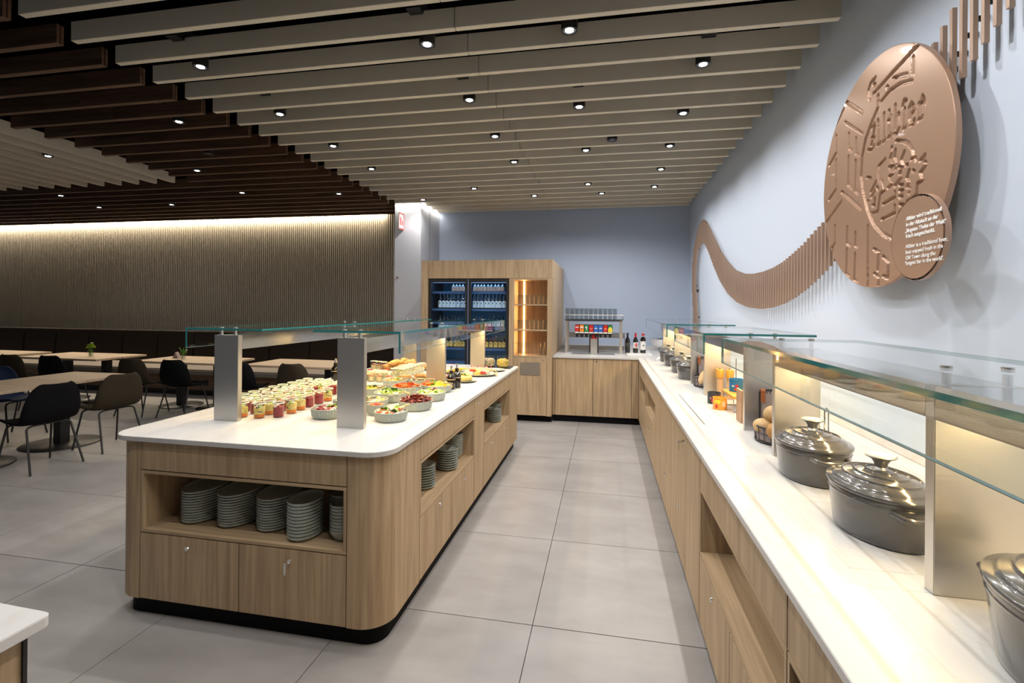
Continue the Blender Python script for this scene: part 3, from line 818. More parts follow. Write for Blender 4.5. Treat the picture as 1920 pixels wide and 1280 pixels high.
# wine bottles on a white tray
WB = [(0, 0), (.036, 0), (.0385, .006), (.0385, .185), (.034, .21), (.016, .245), (.0145, .25), (.0145, .31), (0, .31)]
SB = [(0, 0), (.041, 0), (.043, .006), (.043, .205), (.038, .232), (.018, .252), (.014, .256), (.014, .275), (0, .275)]
ty = B(); ta = onplane(1177, 666, 2, .9); tc_ = onplane(1219.5, 666.5, 2, .9)
x0, x1, y0, y1 = .335, .70, 7.50, 8.15
ty.box(x0, y0, .9008, x1, y1, .908).box(x0, y0, .908, x1, y0 + .01, .918).box(x0, y1 - .01, .908, x1, y1, .918).box(x0, y0 + .01, .908, x0 + .01, y1 - .01, .918).box(x1 - .01, y0 + .01, .908, x1, y1 - .01, .918)
tag(ty.build('serving_tray', WHITE), 'white tray under the wine bottles on the back counter corner', 'tray')
for nm, lab, x, y, pr, cap, lb in (('wine_bottle', 'black wine bottle with a dark label and black capsule, on the white tray', .352, 7.83, WB, BLACKM, plain('dark_grey_label', (.06, .055, .05), .6)),
                                   ('wine_bottle', 'wine bottle with a red capsule and a red flower on its white label', .475, 7.86, WB, RED, WHITE),
                                   ('sauce_bottle', 'dark bottle with a white neck, red screw cap and tall white label', .59, 7.86, SB, RED, WHITE)):
    t = thing(nm, lab, 'bottle', (x, y, .908))
    o0 = (x, y, .908)
    B().lathe(pr, 22, o0).build('body', DGLASS, t)
    R_ = pr[2][0] + .0004
    z0, z1 = (.10, .16) if 'black wine' in lab else (.075, .165) if pr is WB else (.05, .185)
    lb_ = B().lathe([(R_, z0), (R_, z1)], 22, o0).build('paper_label', lb, t)
    if 'flower' in lab:
        e = B()
        for q in range(7): e.ell((x + .006 + .012 * math.cos(q * 1.1), y - R_ - .0, .908 + .118 + .026 * math.sin(q * 1.1) + .004 * (q % 2)), .010, .003, .011, 8, 4)
        e.build('printed_flower', RED, lb_)
    if 'screw' in lab:
        e = B().box(x - .03, y - R_ + .012, .908 + .165, x + .03, y - R_ + .006, .908 + .178, 1)
        e.ell((x, y - R_, .908 + .120), .010, .002, .012, 8, 5, 0).box(x + .004, y - R_ - .001, .908 + .118, x + .016, y - R_ + .004, .908 + .124, 0).box(x - .020, y - R_ + .002, .908 + .095, x + .020, y - R_ + .006, .908 + .098, 0).box(x - .018, y - R_ + .002, .908 + .085, x + .018, y - R_ + .006, .908 + .088, 0)
        e.build('printed_emblem', [BLACKM, RED], lb_)
        B().cyl(o0, .0165, .258, .270, 14).build('white_neck', WHITE, t)
        B().cyl(o0, .020, .270, .305, 14).build('screw_cap', cap, t)
    else:
        B().lathe([(.0155, .235 if cap is RED else .262), (.0155, .313), (0, .313)], 16, o0).build('capsule', cap, t)
t = thing('steel_bowl', 'polished steel bowl on a foot at the corner where the counters meet', 'bowl', (.93, 8.46, .9008))
B().lathe([(0, .0), (.07, 0), (.072, .008), (.055, .03), (.11, .06), (.165, .12), (.19, .20), (.193, .20), (.188, .196), (.162, .122), (.105, .065), (0, .045)], 36, (.93, 8.46, .9008)).build('bowl', CHROME, t)
tag(B().lathe([(0, 0), (.035, 0), (.045, .10), (.02, .20), (0, .215)], 14, (.99, 8.50, 1.0)).build('napkin', BLUE), 'folded blue napkin standing in the steel bowl', 'napkin')
tag(B().prism([(.0, 0), (.13, 0), (.07, .055)], 0, .004, fn=lambda a, b_, z: (.70 + a, 7.02 + z + b_ * .6, .9012 + b_)).build('sign_card', STEELD), 'small grey folded card lying behind the farthest pot', 'card')

# ================================================================== cast iron pots
def pot(label, x, y, sc=1.0, rz=0):
    t = thing('cast_iron_pot', label, 'pot', (0, 0, 0), 'grey cast iron pots along the right counter')
    ax, ay = .122, .158
    n = 56
    prof = [(0, 0), (.86, 0), (.90, .004), (.905, .010), (1.0, .118), (1.0, .128), (.965, .130), (.93, .128), (.86, .02), (0, .012)]
    B().lathe([(r_, z) for r_, z in prof], n, (0, 0, 0), sx=ax, sy=ay).build('body', ENAMEL, t, angle=50)
    B().lathe([(1.002, .112), (1.012, .114), (1.012, .117), (1.002, .119)], n, sx=ax, sy=ay).build('rim_line', ENAMEL, t)
    ld = [(1.02, .1305), (1.045, .133), (1.05, .138), (1.03, .143), (.93, .144), (.90, .150), (.86, .156)]
    for rr_ in (.72, .50, .28):
        z = .185 - .034 * rr_ ** 1.6
        ld += [(rr_ + .035, z - .004), (rr_ + .012, z - .001), (rr_ + .004, z + .003), (rr_ - .010, z + .003), (rr_ - .018, z)]
    ld += [(.10, .184), (0, .185)]
    lid = B().lathe(ld, n, sx=ax, sy=ay).build('lid', ENAMEL, t, angle=60)
    B().lathe([(1.0, .128), (1.022, .1285), (1.022, .1335), (1.0, .133)], n, sx=ax, sy=ay).build('dark_rim', ENAMELD, lid)
    B().lathe([(0, .183), (.020, .183), (.016, .190), (.017, .200), (.024, .212), (.038, .219), (.040, .222), (.036, .2245), (.016, .221), (0, .220)], 28, sx=1, sy=1).build('knob', STEELD, lid)
    for s in (-1, 1):                       # a loop handle at each long end
        pts = [(-.060, s * (ay * .90), .108), (-.052, s * (ay + .020), .106), (-.036, s * (ay + .030), .104), (.036, s * (ay + .030), .104), (.052, s * (ay + .020), .106), (.060, s * (ay * .90), .108)]
        B().tube(pts, .008, 8).build('handle', ENAMEL, t)
    t.location = (x, y, .9012); t.rotation_euler = (0, 0, rz); t.scale = (sc, sc, sc)
    return t


p0 = pot('large grey oval pot cut off at the lower right edge, before the nearest steel post', .895, 1.075, 1.16, -.05)
for (x, y, sc, rz, lab) in ((.865, 1.735, 1.08, .10, 'grey oval pot just behind the nearest steel post of the right counter'),
                            (.862, 2.245, 1.08, .02, 'grey oval pot standing before the second steel post and the bread rolls'),
                            (.845, 5.16, 1.0, 0, 'nearest of the four far grey pots, beside the basket of baguettes'),
                            (.845, 5.66, 1.0, 0, 'second of the four far grey pots along the right counter'),
                            (.845, 6.30, 1.0, 0, 'third of the four far grey pots along the right counter'),
                            (.845, 6.80, 1.0, 0, 'farthest of the four far grey pots, before the steel bowl')):
    o = dup(p0, (x, y, .9012), rz, lab); o.scale = (sc, sc, sc)


# ================================================================== bread baskets
def basket(label, x, y, r0):
    t = thing('bread_basket', label, 'basket', (x, y, .9012))
    o = Vector((x, y, .9012)); b = B()
    ring = lambda z, r_: [o + Vector((r_ * math.cos(a), r_ * math.sin(a), z)) for a in [2 * math.pi * k / 28 for k in range(28)]]
    b.tube(ring(.006, r0 * .96), .005, 6, close=True).tube(ring(.085, r0), .005, 6, close=True).tube(ring(.05, r0 * .98), .0025, 5, close=True)
    for k in range(22):
        a = 2 * math.pi * k / 22; dv = Vector((math.cos(a), math.sin(a), 0))
        b.tube([o + dv * r0 * .96 + Vector((0, 0, .006)), o + dv * r0 + Vector((0, 0, .085))], .002, 5)
    b.build('wire_basket', WIRE, t)
    yb = y + r0 * .8
    b = B().tube([(x - r0 * .6, yb, .98), (x - r0 * .6, yb, 1.145), (x - r0 * .55, yb, 1.155), (x + r0 * .55, yb, 1.155), (x + r0 * .6, yb, 1.145), (x + r0 * .6, yb, .98)], .006, 8)
    for k in range(1, 9): b.tube([(x - r0 * .6 + r0 * 1.2 * k / 9, yb, .98), (x - r0 * .6 + r0 * 1.2 * k / 9, yb, 1.155)], .002, 5)
    b.build('back_hoop', WIRE, t)
    B().lathe([(0, .012), (r0 * .90, .012), (r0 * .95, .082), (r0 * .92, .082), (r0 * .87, .018), (0, .018)], 24, o).build('liner', LINEN, t)
    B().box(x - r0 * .52, yb - .004, 1.0, x + r0 * .52, yb + .002, 1.135).build('linen_back', LINEN, t)
    b = B().lathe([(.011, -.012), (.013, -.012), (.013, .012), (.011, .012), (.011, -.012)], 12, (x - r0 * .5, yb - .002, 1.150), M=R3('Y', math.pi / 2)).box(x - r0 * .5 - .012, yb - .013, 1.09, x - r0 * .5 + .012, yb - .009, 1.15)
    b.build('leather_strap', LSTRAP, t)
    return t


basket('black wire basket of bread rolls between two steel posts', .930, 2.80, .135)
rolls = [(.840, 2.800, .975, BREADP, 'pale bread roll at the front left of the wire basket'), (.872, 2.700, .975, BREADM, 'seeded golden bread roll at the front of the wire basket'),
         (.890, 2.790, 1.045, BREADP, 'large pale bread roll on top of the pile in the wire basket'), (1.005, 2.745, .972, BREADM, 'golden bread roll at the right of the wire basket'), (.945, 2.868, .975, BREADM, 'golden bread roll at the back of the wire basket')]
for k, (x, y, z, mt, lab) in enumerate(rolls):
    r_ = .056 if k != 2 else .060
    b = B().ell((0, 0, 0), r_, r_ * .92, r_ * .80, 18, 12)
    o = tag(b.build('bread_roll', mt), lab, 'bread', 'rolls in the wire basket')
    o.location = (x, y, z); o.rotation_euler = (.2 * k, .3, k)
    if 'seeded' in lab:
        b = B()
        for q in range(40):
            a, e = rng.uniform(0, 6.28), rng.uniform(-.3, 1.4)
            v = Vector((math.cos(a) * math.cos(e), math.sin(a) * math.cos(e), math.sin(e)))
            b.ell((v.x * r_, v.y * r_ * .92, v.z * r_ * .8), .0022, .0022, .0018, 5, 4)
        b.build('seeds', [BLACKM], o)['kind'] = 'stuff'
basket('black wire basket of baguettes beside the far grey pots', .925, 4.66, .125)
for k, (y0_, x0_, z, lab) in enumerate(((4.55, .86, 1.00, 'pale baguette half leaning at the left of the far wire basket'), (4.56, .92, .985, 'pale baguette half in the middle of the far wire basket'), (4.56, .98, .99, 'pale baguette half at the right of the far wire basket'))):
    o = tag(B().ell((0, 0, 0), .105, .034, .032, 16, 12).build('baguette', BREADP), lab, 'bread', 'baguettes in the far wire basket')
    o.location = (x0_, y0_, z); o.rotation_euler = (0, -.45, 1.15)

# ================================================================== tins, riser, pepper mills
def tin(label, x, y, z, col, accents, r_=.046, h=.082, dark=False):
    t = thing('butter_tin', label, 'tin', (x, y, z))
    o = (x, y, z)
    b = B().lathe([(0, 0), (r_, 0), (r_ * 1.02, .004), (r_ * 1.02, h - .008), (r_ * 1.05, h - .006), (r_ * 1.05, h), (r_ * .99, h), (r_ * .98, h - .012), (0, h - .016)], 28, o)
    bd = b.build('body', col, t)
    b = B()
    def patch(a0, a1, z0, z1, mi):
        n = 4; R_ = r_ * 1.025
        for k in range(n):
            p, q = math.radians(a0 + (a1 - a0) * k / n), math.radians(a0 + (a1 - a0) * (k + 1) / n)
            b.add([(x + R_ * math.cos(p), y + R_ * math.sin(p), z + z0), (x + R_ * math.cos(q), y + R_ * math.sin(q), z + z0), (x + R_ * math.cos(q), y + R_ * math.sin(q), z + z1), (x + R_ * math.cos(p), y + R_ * math.sin(p), z + z1)], [(0, 1, 2, 3)], mi)
    ms = [m_ for m_, *_ in accents]
    for i_, (m_, a0, a1, z0, z1) in enumerate(accents): patch(a0, a1, z0, z1, i_)
    b.build('printed_design', ms, bd, smooth=False)
    return t


TINO = plain('tin_orange', (.86, .30, .03), .35); TINB = plain('tin_blue', (.02, .16, .38), .35); TIND = plain('tin_charcoal', (.03, .035, .045), .4)
lines = [(WHITE, -85, -58, z, z + .0025) for z in (.026, .033, .040, .047, .054)]
tin('orange tin with a printed skyline and fine white lines, on the worktop', .800, 3.63, .9012, TINO, [(YELLOW, -150, -100, .045, .068), (RED, -140, -120, .012, .034), (F['ham'], -132, -126, .034, .055)] + lines)
tin('charcoal tin with red and pale print behind the orange tin on the worktop', .805, 3.84, .9012, TIND, [(RED, -125, -95, .014, .035), (WHITE, -75, -50, .052, .058), (F['ham'], -140, -125, .035, .05)])
t = thing('serving_riser', 'honey wood board on a steel wire frame holding two tins', 'riser', (.98, 3.66, .9012))
B().box(.855, 3.50, .995, 1.13, 3.83, 1.012).build('board', PEPW, t, bevel=.002)
b = B()
for y in (3.53, 3.80): b.tube([(.865, y, .992), (.865, y, .905), (1.12, y, .905), (1.12, y, .992)], .004, 6)
b.build('wire_frame', STEELD, t)
tin('blue and green tin with a red spot, on the wooden riser', .935, 3.74, 1.0125, TINB, [(GREEN, -150, -60, .008, .030), (RED, -118, -100, .012, .028), (RED, -112, -90, .036, .052), (WHITE, -140, -122, .038, .046)], .048, .090)
tin('orange tin with red print on the wooden riser, half hidden by the post', .985, 3.57, 1.0125, TINO, [(RED, -150, -130, .030, .066), (RED, -155, -145, .008, .022)] + lines)
tag(B().box(.83, 3.20, .9012, .842, 3.32, 1.10).build('wooden_board', wood('edge_wood', (.30, .16, .08), (.5, .3, .17))), 'upright brown wooden board beside the steel post and riser', 'board')
for x, y, lab in ((.898, 4.085, 'nearer honey wood pepper mill with a clear ribbed body, left of the riser'), (.965, 4.05, 'honey wood pepper mill behind the wooden riser, the right one of two')):
    t = thing('pepper_mill', lab, 'pepper mill', (x, y, .9012)); o = (x, y, .9012)
    b = B().lathe([(0, 0), (.024, 0), (.024, .004)] + [(.0225 + .0015 * (k % 2), .008 + .008 * k) for k in range(18)] + [(.022, .158), (0, .158)], 18, o)
    b.build('body', ACRY, t)
    B().lathe([(0, .158), (.028, .158), (.030, .165), (.030, .222), (.027, .228), (0, .228)], 20, o).build('wooden_head', PEPW, t)
    B().lathe([(0, .228), (.010, .228), (.011, .240), (0, .242)], 12, o).build('cap_nut', STEELD, t)
t = thing('oil_jug_holder', 'slim steel rack with two rods behind the pepper mills', 'rack', (1.03, 4.22, .9012))
B().tube([(1.0, 4.25, .9015), (1.0, 4.25, 1.20), (1.06, 4.25, 1.20), (1.06, 4.25, .9015)], .005).build('frame', CHROME, t)
t = thing('serving_tongs', 'slim steel tongs standing upright beside the second steel post', 'tongs', (1.02, 2.50, .9012))
B().tube([(1.012, 2.50, .9015), (1.012, 2.50, 1.135), (1.020, 2.50, 1.145), (1.028, 2.50, 1.135), (1.028, 2.50, .9015)], .004).build('arms', CHROME, t)

# ================================================================== round relief sign on the right wall
SX = 1.335
SC, SR = (2.757, 2.300), .578
ST = []


def strokes(ox, oy, sc, w, lst):
    for pl_ in lst:
        q = [onplane(ox + x / sc, oy + y / sc, 0, SX) for x, y in pl_]
        ST.append((w, [(p.y, p.z) for p in q]))


strokes(1580, 140, 4.415, .0075, [  # blackletter word and the arms below it
    [(208, 625), (238, 618), (258, 585)], [(236, 582), (248, 530), (264, 432), (262, 405)], [(240, 440), (258, 415)], [(240, 522), (264, 522)], [(292, 375), (294, 560), (287, 583), (310, 562)],
    [(341, 320), (341, 532), (333, 560), (352, 532)], [(385, 295), (385, 497), (376, 525), (400, 492)], [(374, 382), (400, 345)],
    [(435, 250), (434, 450)], [(437, 340), (464, 322), (470, 430), (442, 495), (426, 488)], [(510, 280), (510, 427), (501, 450), (522, 427)], [(495, 260), (505, 212), (524, 212)],
    [(550, 270), (550, 362), (594, 282), (570, 232), (552, 262)], [(550, 362), (566, 400)], [(560, 418), (582, 415), (592, 372)], [(637, 245), (638, 345), (628, 375), (658, 345)], [(630, 240), (655, 228), (660, 175), (682, 228)]])
strokes(1580, 140, 4.415, .007, [
    [(405, 600), (408, 640), (392, 690), (425, 748), (385, 765), (415, 820), (385, 842), (410, 900), (375, 935)], [(436, 620), (430, 680), (446, 722), (440, 782)],
    [(510, 632), (484, 700), (500, 750)], [(465, 762), (490, 772), (470, 820), (488, 842), (430, 918)], [(470, 912), (498, 912)], [(520, 748), (534, 745)],
    [(440, 547), (500, 546), (545, 570), (575, 612), (590, 672)], [(568, 702), (588, 677)], [(602, 690), (606, 708)], [(640, 710), (680, 664)], [(680, 720), (692, 742), (640, 810)], [(646, 822), (660, 870)], [(655, 875), (615, 902), (610, 992), (570, 1030), (530, 1050)],
    [(550, 790), (530, 852), (550, 882), (532, 930), (560, 945), (548, 980)], [(580, 790), (592, 800)], [(350, 697), (295, 755), (300, 870), (330, 882), (346, 950)],
    [(345, 960), (310, 982), (290, 1130), (235, 1146)], [(332, 1070), (428, 1012)], [(430, 965), (431, 1010)], [(470, 960), (496, 956), (490, 1010), (470, 1010)], [(322, 1195), (430, 1142)], [(430, 1080), (431, 1140)], [(470, 1075), (502, 1075), (486, 1140), (468, 1140)],
    [(276, 880), (230, 970)], [(262, 960), (236, 1012)], [(266, 1020), (262, 1082), (246, 1080)], [(282, 930), (296, 950)], [(200, 850), (232, 856)], [(205, 1046), (215, 1050)]])
strokes(1280, 0, 2.977, .0075, [  # brewer's jug, gables and windows
    [(1322, 240), (1065, 520)], [(1285, 318), (1285, 415)], [(1175, 438), (1212, 423), (1250, 416)], [(1107, 565), (1130, 535), (1160, 500), (1210, 468), (1280, 450)], [(1075, 432), (1050, 460), (1037, 500), (1038, 535), (1048, 555)], [(1066, 468), (1074, 474)], [(1140, 484), (1146, 488)],
    [(905, 563), (1005, 630)], [(900, 605), (828, 755)], [(858, 755), (858, 850), (818, 922)], [(928, 745), (928, 832), (945, 842)], [(967, 770), (967, 858), (982, 867)],
    [(925, 872), (922, 1030), (942, 1050)], [(965, 895), (962, 1065), (978, 1080)], [(855, 890), (855, 1055), (815, 1115)], [(885, 1122), (788, 1255)]])
strokes(1280, 0, 2.977, .004, [[(905, 680), (1005, 745)]])
strokes(1280, 0, 2.977, .010, [[(1090, 535), (1090, 600), (1055, 680), (1020, 780), (1002, 870), (996, 980), (1005, 1070), (1030, 1170), (1065, 1250), (1110, 1300), (1160, 1330), (1200, 1335), (1240, 1325)], [(888, 1072), (993, 1163)]])
strokes(1280, 60, 2.286, .0075, [[(652, 830), (652, 905), (627, 935)], [(705, 835), (703, 905), (718, 915)], [(740, 858), (738, 915), (748, 920)], [(703, 928), (700, 1035), (715, 1045)], [(738, 950), (735, 1062), (748, 1070)], [(793, 830), (793, 1095)],
    [(818, 930), (845, 945)], [(838, 950), (836, 1020)], [(858, 962), (882, 985), (880, 1055), (858, 1045)], [(820, 1035), (840, 1050), (838, 1085)], [(643, 930), (643, 985)]])
NR, NA = 150, 620
rad = np.linspace(0, SR, NR + 1)[1:]; ang = np.linspace(0, 2 * np.pi, NA, endpoint=False)
RR_, AA_ = np.meshgrid(rad, ang, indexing='ij')
Yg = (SC[0] + RR_ * np.cos(AA_)).ravel(); Zg = (SC[1] + RR_ * np.sin(AA_)).ravel()
dep = np.zeros_like(Yg)
for w, pl_ in ST:
    for (ya, za), (yb, zb) in zip(pl_[:-1], pl_[1:]):
        lo = min(ya, yb) - .03, min(za, zb) - .03; hi = max(ya, yb) + .03, max(za, zb) + .03
        ix = np.where((Yg > lo[0]) & (Yg < hi[0]) & (Zg > lo[1]) & (Zg < hi[1]))[0]
        if len(ix) == 0: continue
        dy, dz = yb - ya, zb - za; L2 = dy * dy + dz * dz + 1e-12
        tt = np.clip(((Yg[ix] - ya) * dy + (Zg[ix] - za) * dz) / L2, 0, 1)
        d = np.hypot(Yg[ix] - ya - tt * dy, Zg[ix] - za - tt * dz)
        dep[ix] = np.maximum(dep[ix], np.clip((w + .003 - d) / .004, 0, 1) * .013)
vs = [(SX, SC[0], SC[1])] + [(SX + d, y, z) for y, z, d in zip(Yg, Zg, dep)]
fs = [(0, 1 + k, 1 + (k + 1) % NA) for k in range(NA)]
for i in range(NR - 1):
    for k in range(NA):
        k2 = (k + 1) % NA; a = 1 + i * NA
        fs.append((a + k, a + NA + k, a + NA + k2, a + k2))
nb = len(vs)
vs += [(SX + .002, SC[0] + (SR + .0025) * math.cos(a), SC[1] + (SR + .0025) * math.sin(a)) for a in ang]
vs += [(SX + .022, SC[0] + (SR + .0025) * math.cos(a), SC[1] + (SR + .0025) * math.sin(a)) for a in ang]
for k in range(NA):
    k2 = (k + 1) % NA; a = 1 + (NR - 1) * NA
    fs.append((a + k, nb + k, nb + k2, a + k2)); fs.append((nb + k, nb + NA + k, nb + NA + k2, nb + k2))
fs.append(tuple(nb + NA + k for k in range(NA)))
t = thing('relief_sign', 'big round copper relief sign with the word Altbier, gables and arms on the right wall', 'sign', (SX, *SC))
b = B().add(vs, fs); b.build('carved_disc', COPPER, t, angle=38)
for y, z in ((2.45, 2.5), (3.05, 2.5), (2.6, 2.0), (3.0, 2.05)):
    B().lathe([(0, 0), (.02, 0), (.02, WX - SX - .0222), (0, WX - SX - .0222)], 10, (SX + .022, y, z), M=R3('Y', math.pi / 2)).build('wall_spacer', BLACKM, t)
DX, DC, DR = 1.262, (2.283, 1.905), .177
t = thing('text_disc', 'small round copper disc with white German and English text, overlapping the big sign', 'sign', (DX, *DC))
MY = R3('Y', math.pi / 2)
B().lathe([(0, 0), (DR - .008, 0), (DR - .008, .012)], 72, (DX - .004, *DC), M=MY).build('face_plate', COPPER, t)
B().lathe([(0, .006), (DR - .001, .006)], 72, (DX - .004, *DC), M=MY).build('shadow_gap', BLACKM, t)
B().lathe([(DR - .0015, .004), (DR, 0), (DR, .022), (0, .022)], 72, (DX - .002, *DC), M=MY).build('rim', COPPER, t)
B().lathe([(0, .021), (.04, .021), (.04, SX - DX - .0002), (0, SX - DX - .0002)], 16, (DX, DC[0] + .06, DC[1] + .06), M=MY).build('wall_spacer', BLACKM, t)


def text(body, loc, size, parent, mt, name='lettering', bold=0):
    cu = bpy.data.curves.new(name, 'FONT'); cu.body = body; cu.size = size; cu.extrude = .0006; cu.offset = bold; cu.space_line = 1.0
    tmp = bpy.data.objects.new(name, cu); COL.objects.link(tmp); cu.materials.append(mt)
    me = bpy.data.meshes.new_from_object(tmp.evaluated_get(bpy.context.evaluated_depsgraph_get())); me.name = name
    bpy.data.objects.remove(tmp); o = bpy.data.objects.new(name, me); COL.objects.link(o)
    M_ = Matrix(((0, 0, -1), (-1, 0, 0), (0, 1, 0))).to_4x4()
    o.matrix_world = M_; o.location = Vector(loc) - org(parent); o.parent = parent
    return o


xs_ = DX - .0052
for ln, (px, py), bold in (('Altbier wird traditionell', (1699, 414), .0004), ('in der Altstadt an der', (1699, 425), .0004), ('\u201el\u00e4ngsten Theke der Welt\u201c', (1697.2, 436.5), .0004), ('frisch ausgeschenkt.', (1698.5, 446.5), .0004),
                           ('Altbier is a traditional beer,', (1698, 466), 0), ('best enjoyed fresh in the', (1698, 476.5), 0), ('Old Town along the', (1698, 487), 0), ('\u2018longest bar in the world\u2019.', (1697, 497), 0)):
    p = onplane(px, py, 0, xs_)
    text(ln, (xs_, p.y, p.z), .0232, t, CTEXT, bold=bold)

# wavy ribbon of copper battens on the wall
BX = 1.385
zz = lambda l: [tuple(onplane(1280 + x / 5.3333, 380 + y / 5.3333, 0, BX))[1:] for x, y in l]
outer = zz([(112, 1400), (108, 1280), (103, 1100), (96, 930), (92, 750), (97, 600), (107, 490), (125, 380), (150, 270), (180, 190), (205, 166), (235, 185), (280, 270), (330, 380), (385, 490), (450, 590), (530, 675), (620, 710), (700, 710), (800, 690), (900, 650), (1000, 590), (1100, 505), (1200, 415), (1300, 300), (1400, 195)])
inner = zz([(150, 1400), (155, 1280), (148, 1100), (136, 930), (129, 750), (136, 600), (150, 490), (175, 425), (200, 400), (225, 420), (260, 500), (310, 640), (370, 780), (450, 910), (540, 995), (650, 1045), (780, 1062), (900, 1047), (1020, 1005), (1120, 950), (1250, 855), (1350, 765), (1450, 660), (1520, 580)])
up_ = [tuple(onplane(x, y, 0, BX))[1:] for x, y in ((1760, 66), (1778, 28))]; dn_ = [tuple(onplane(x, y, 0, BX))[1:] for x, y in ((1788, 183), (1798, 156), (1817, 124), (1837.6, 92), (1860, 59), (1884, 26))]
wave = thing('batten_wave', 'wavy ribbon of vertical copper battens running along the right wall behind the round sign', 'wall relief', (WX, 4, 2.2))
poly = outer + [(up_[0][0] + .0, up_[0][1])] + [up_[1], (1.70, 3.10), (1.40, 3.2)] + [(1.40, 2.84), (1.85, 2.74)] + dn_[::-1] + inner[::-1]
# the last inner points hide behind the sign; keep the ribbon simple there
bats = []
nb0 = 0
yv = 1.998 - .057 * 8
while yv < 8.45:
    cr = []
    for (ya, za), (yb, zb) in zip(poly, poly[1:] + poly[:1]):
        if (ya <= yv < yb) or (yb <= yv < ya): cr.append(za + (zb - za) * (yv - ya) / (yb - ya))
    cr.sort()
    for za, zb in zip(cr[::2], cr[1::2]):
        if zb - za > .015: bats.append((yv, za, zb))
    yv += .057
for yv, za, zb in bats:
    B().box(1.380, yv - .0085, za, 1.398, yv + .0085, zb).build('batten', COPPERW, wave, smooth=False)
    B().box(1.3985, yv - .004, (za + zb) / 2 - .01, 1.4398, yv + .004, (za + zb) / 2 + .01).build('spacer', BLACKM, wave, smooth=False)

# small projecting safety sign on the column
t = thing('safety_sign', 'small red and white projecting sign high on the white column', 'sign', (-3.44, 7.85, 3.0))
a_ = onplane(762, 400, 1, 7.82); c_ = onplane(762, 430, 1, 7.82)
B().box(-3.452, 7.70, c_.z, -3.446, 7.899, a_.z).build('plate', WHITE, t)
b = B()
z0, z1 = c_.z, a_.z
for q in ((7.70, z0, 7.715, z1), (7.884, z0, 7.899, z1), (7.715, z0, 7.884, z0 + .018), (7.715, z1 - .018, 7.884, z1)): b.box(-3.4458, q[0], q[1], -3.445, q[2], q[3])
zm = (z0 + z1) / 2
b.box(-3.4458, 7.75, zm - .07, -3.445, 7.80, zm + .06).box(-3.4458, 7.765, zm + .06, -3.445, 7.785, zm + .085).box(-3.4458, 7.82, zm - .07, -3.445, 7.86, zm + .02)
b.build('red_pictogram', RED, t)
tag(B().cyl((0, 0, 0), .018, 0, .012, 12).build('wall_button', plain('brown_button', (.25, .12, .10), .5)), 'small dark round button on the white column at fridge height', 'button')
o = bpy.data.objects['wall_button']; p = onplane(745, 520, 1, 7.9); o.location = (p.x, 7.8995, p.z); o.rotation_euler = (math.pi / 2, 0, 0)

# ================================================================== food on the island
Z0 = .9012


def chunks(b, cx, cy, z, rx, ry, n, size, nm, dome=.015, kinds='ebx', flat=.6, rz=0):
    for _ in range(n):
        a = rng.uniform(0, 6.283); q = math.sqrt(rng.random()) * .93
        x, y = rx * q * math.cos(a), ry * q * math.sin(a)
        h = z + dome * (1 - q * q) + rng.uniform(-.003, .003)
        if rz: x, y = x * math.cos(rz) - y * math.sin(rz), x * math.sin(rz) + y * math.cos(rz)
        M_ = R3('Z', rng.uniform(0, 6.28)) @ R3('X', rng.uniform(-.7, .7)) @ R3('Y', rng.uniform(-.5, .5))
        s_ = size * rng.uniform(.7, 1.3); k = rng.choice(kinds); mi = rng.randrange(nm)
        if k == 'e': b.ell((cx + x, cy + y, h), s_, s_ * .8, s_ * flat, 7, 5, mi, M=M_)
        elif k == 'b': b.box(-s_ * .8, -s_ * .7, -s_ * .6, s_ * .8, s_ * .7, s_ * .6, mi, M_, (cx + x, cy + y, h))
        elif k == 'x': b.box(-s_ * 1.6, -s_ * .45, -s_ * .3, s_ * 1.6, s_ * .45, s_ * .3, mi, M_, (cx + x, cy + y, h))
        elif k == 'l':
            p = [(-s_ * 1.6, 0, 0), (-s_ * .4, -s_ * .8, s_ * .5), (s_, -s_ * .5, s_ * .2), (s_ * 1.6, 0, s_ * .7), (s_, s_ * .6, s_ * .1), (-s_ * .4, s_ * .8, s_ * .4), (0, 0, -s_ * .2)]
            b.add([M_ @ Vector(v) + Vector((cx + x, cy + y, h + .003)) for v in p], [(0, 1, 6), (1, 2, 6), (2, 3, 6), (3, 4, 6), (4, 5, 6), (5, 0, 6)], mi)


bowl0 = None
BP = [(0, 0), (.84, 0), (.90, .004), (.93, .010), (1.0, .050), (1.005, .057), (.985, .059), (.955, .057), (.89, .012), (0, .010)]


def bowl(label, x, y, r, h=1.0):
    o = B().lathe([(a * r, z * h) for a, z in BP], 72, flute=.0).build('serving_bowl', STONE)
    b = B()                                   # the upright flutes pressed into the outside
    for k in range(40):
        a = 2 * math.pi * k / 40; d = Vector((math.cos(a), math.sin(a), 0)); s = Vector((-d.y, d.x, 0))
        r0, r1 = r * .935, r * 1.001
        w = r * .055
        z0, z1 = .012 * h, .049 * h
        b.add([d * r0 - s * w + Vector((0, 0, z0)), d * (r0 + .0022) + Vector((0, 0, z0)), d * r0 + s * w + Vector((0, 0, z0)), d * r1 - s * w + Vector((0, 0, z1)), d * (r1 + .0022) + Vector((0, 0, z1)), d * r1 + s * w + Vector((0, 0, z1))], [(0, 1, 4, 3), (1, 2, 5, 4)])
    b.build('fluting', STONE, o, smooth=False)
    o.location = (x, y, Z0)
    return tag(o, label, 'bowl', 'sage stoneware bowls on the island')


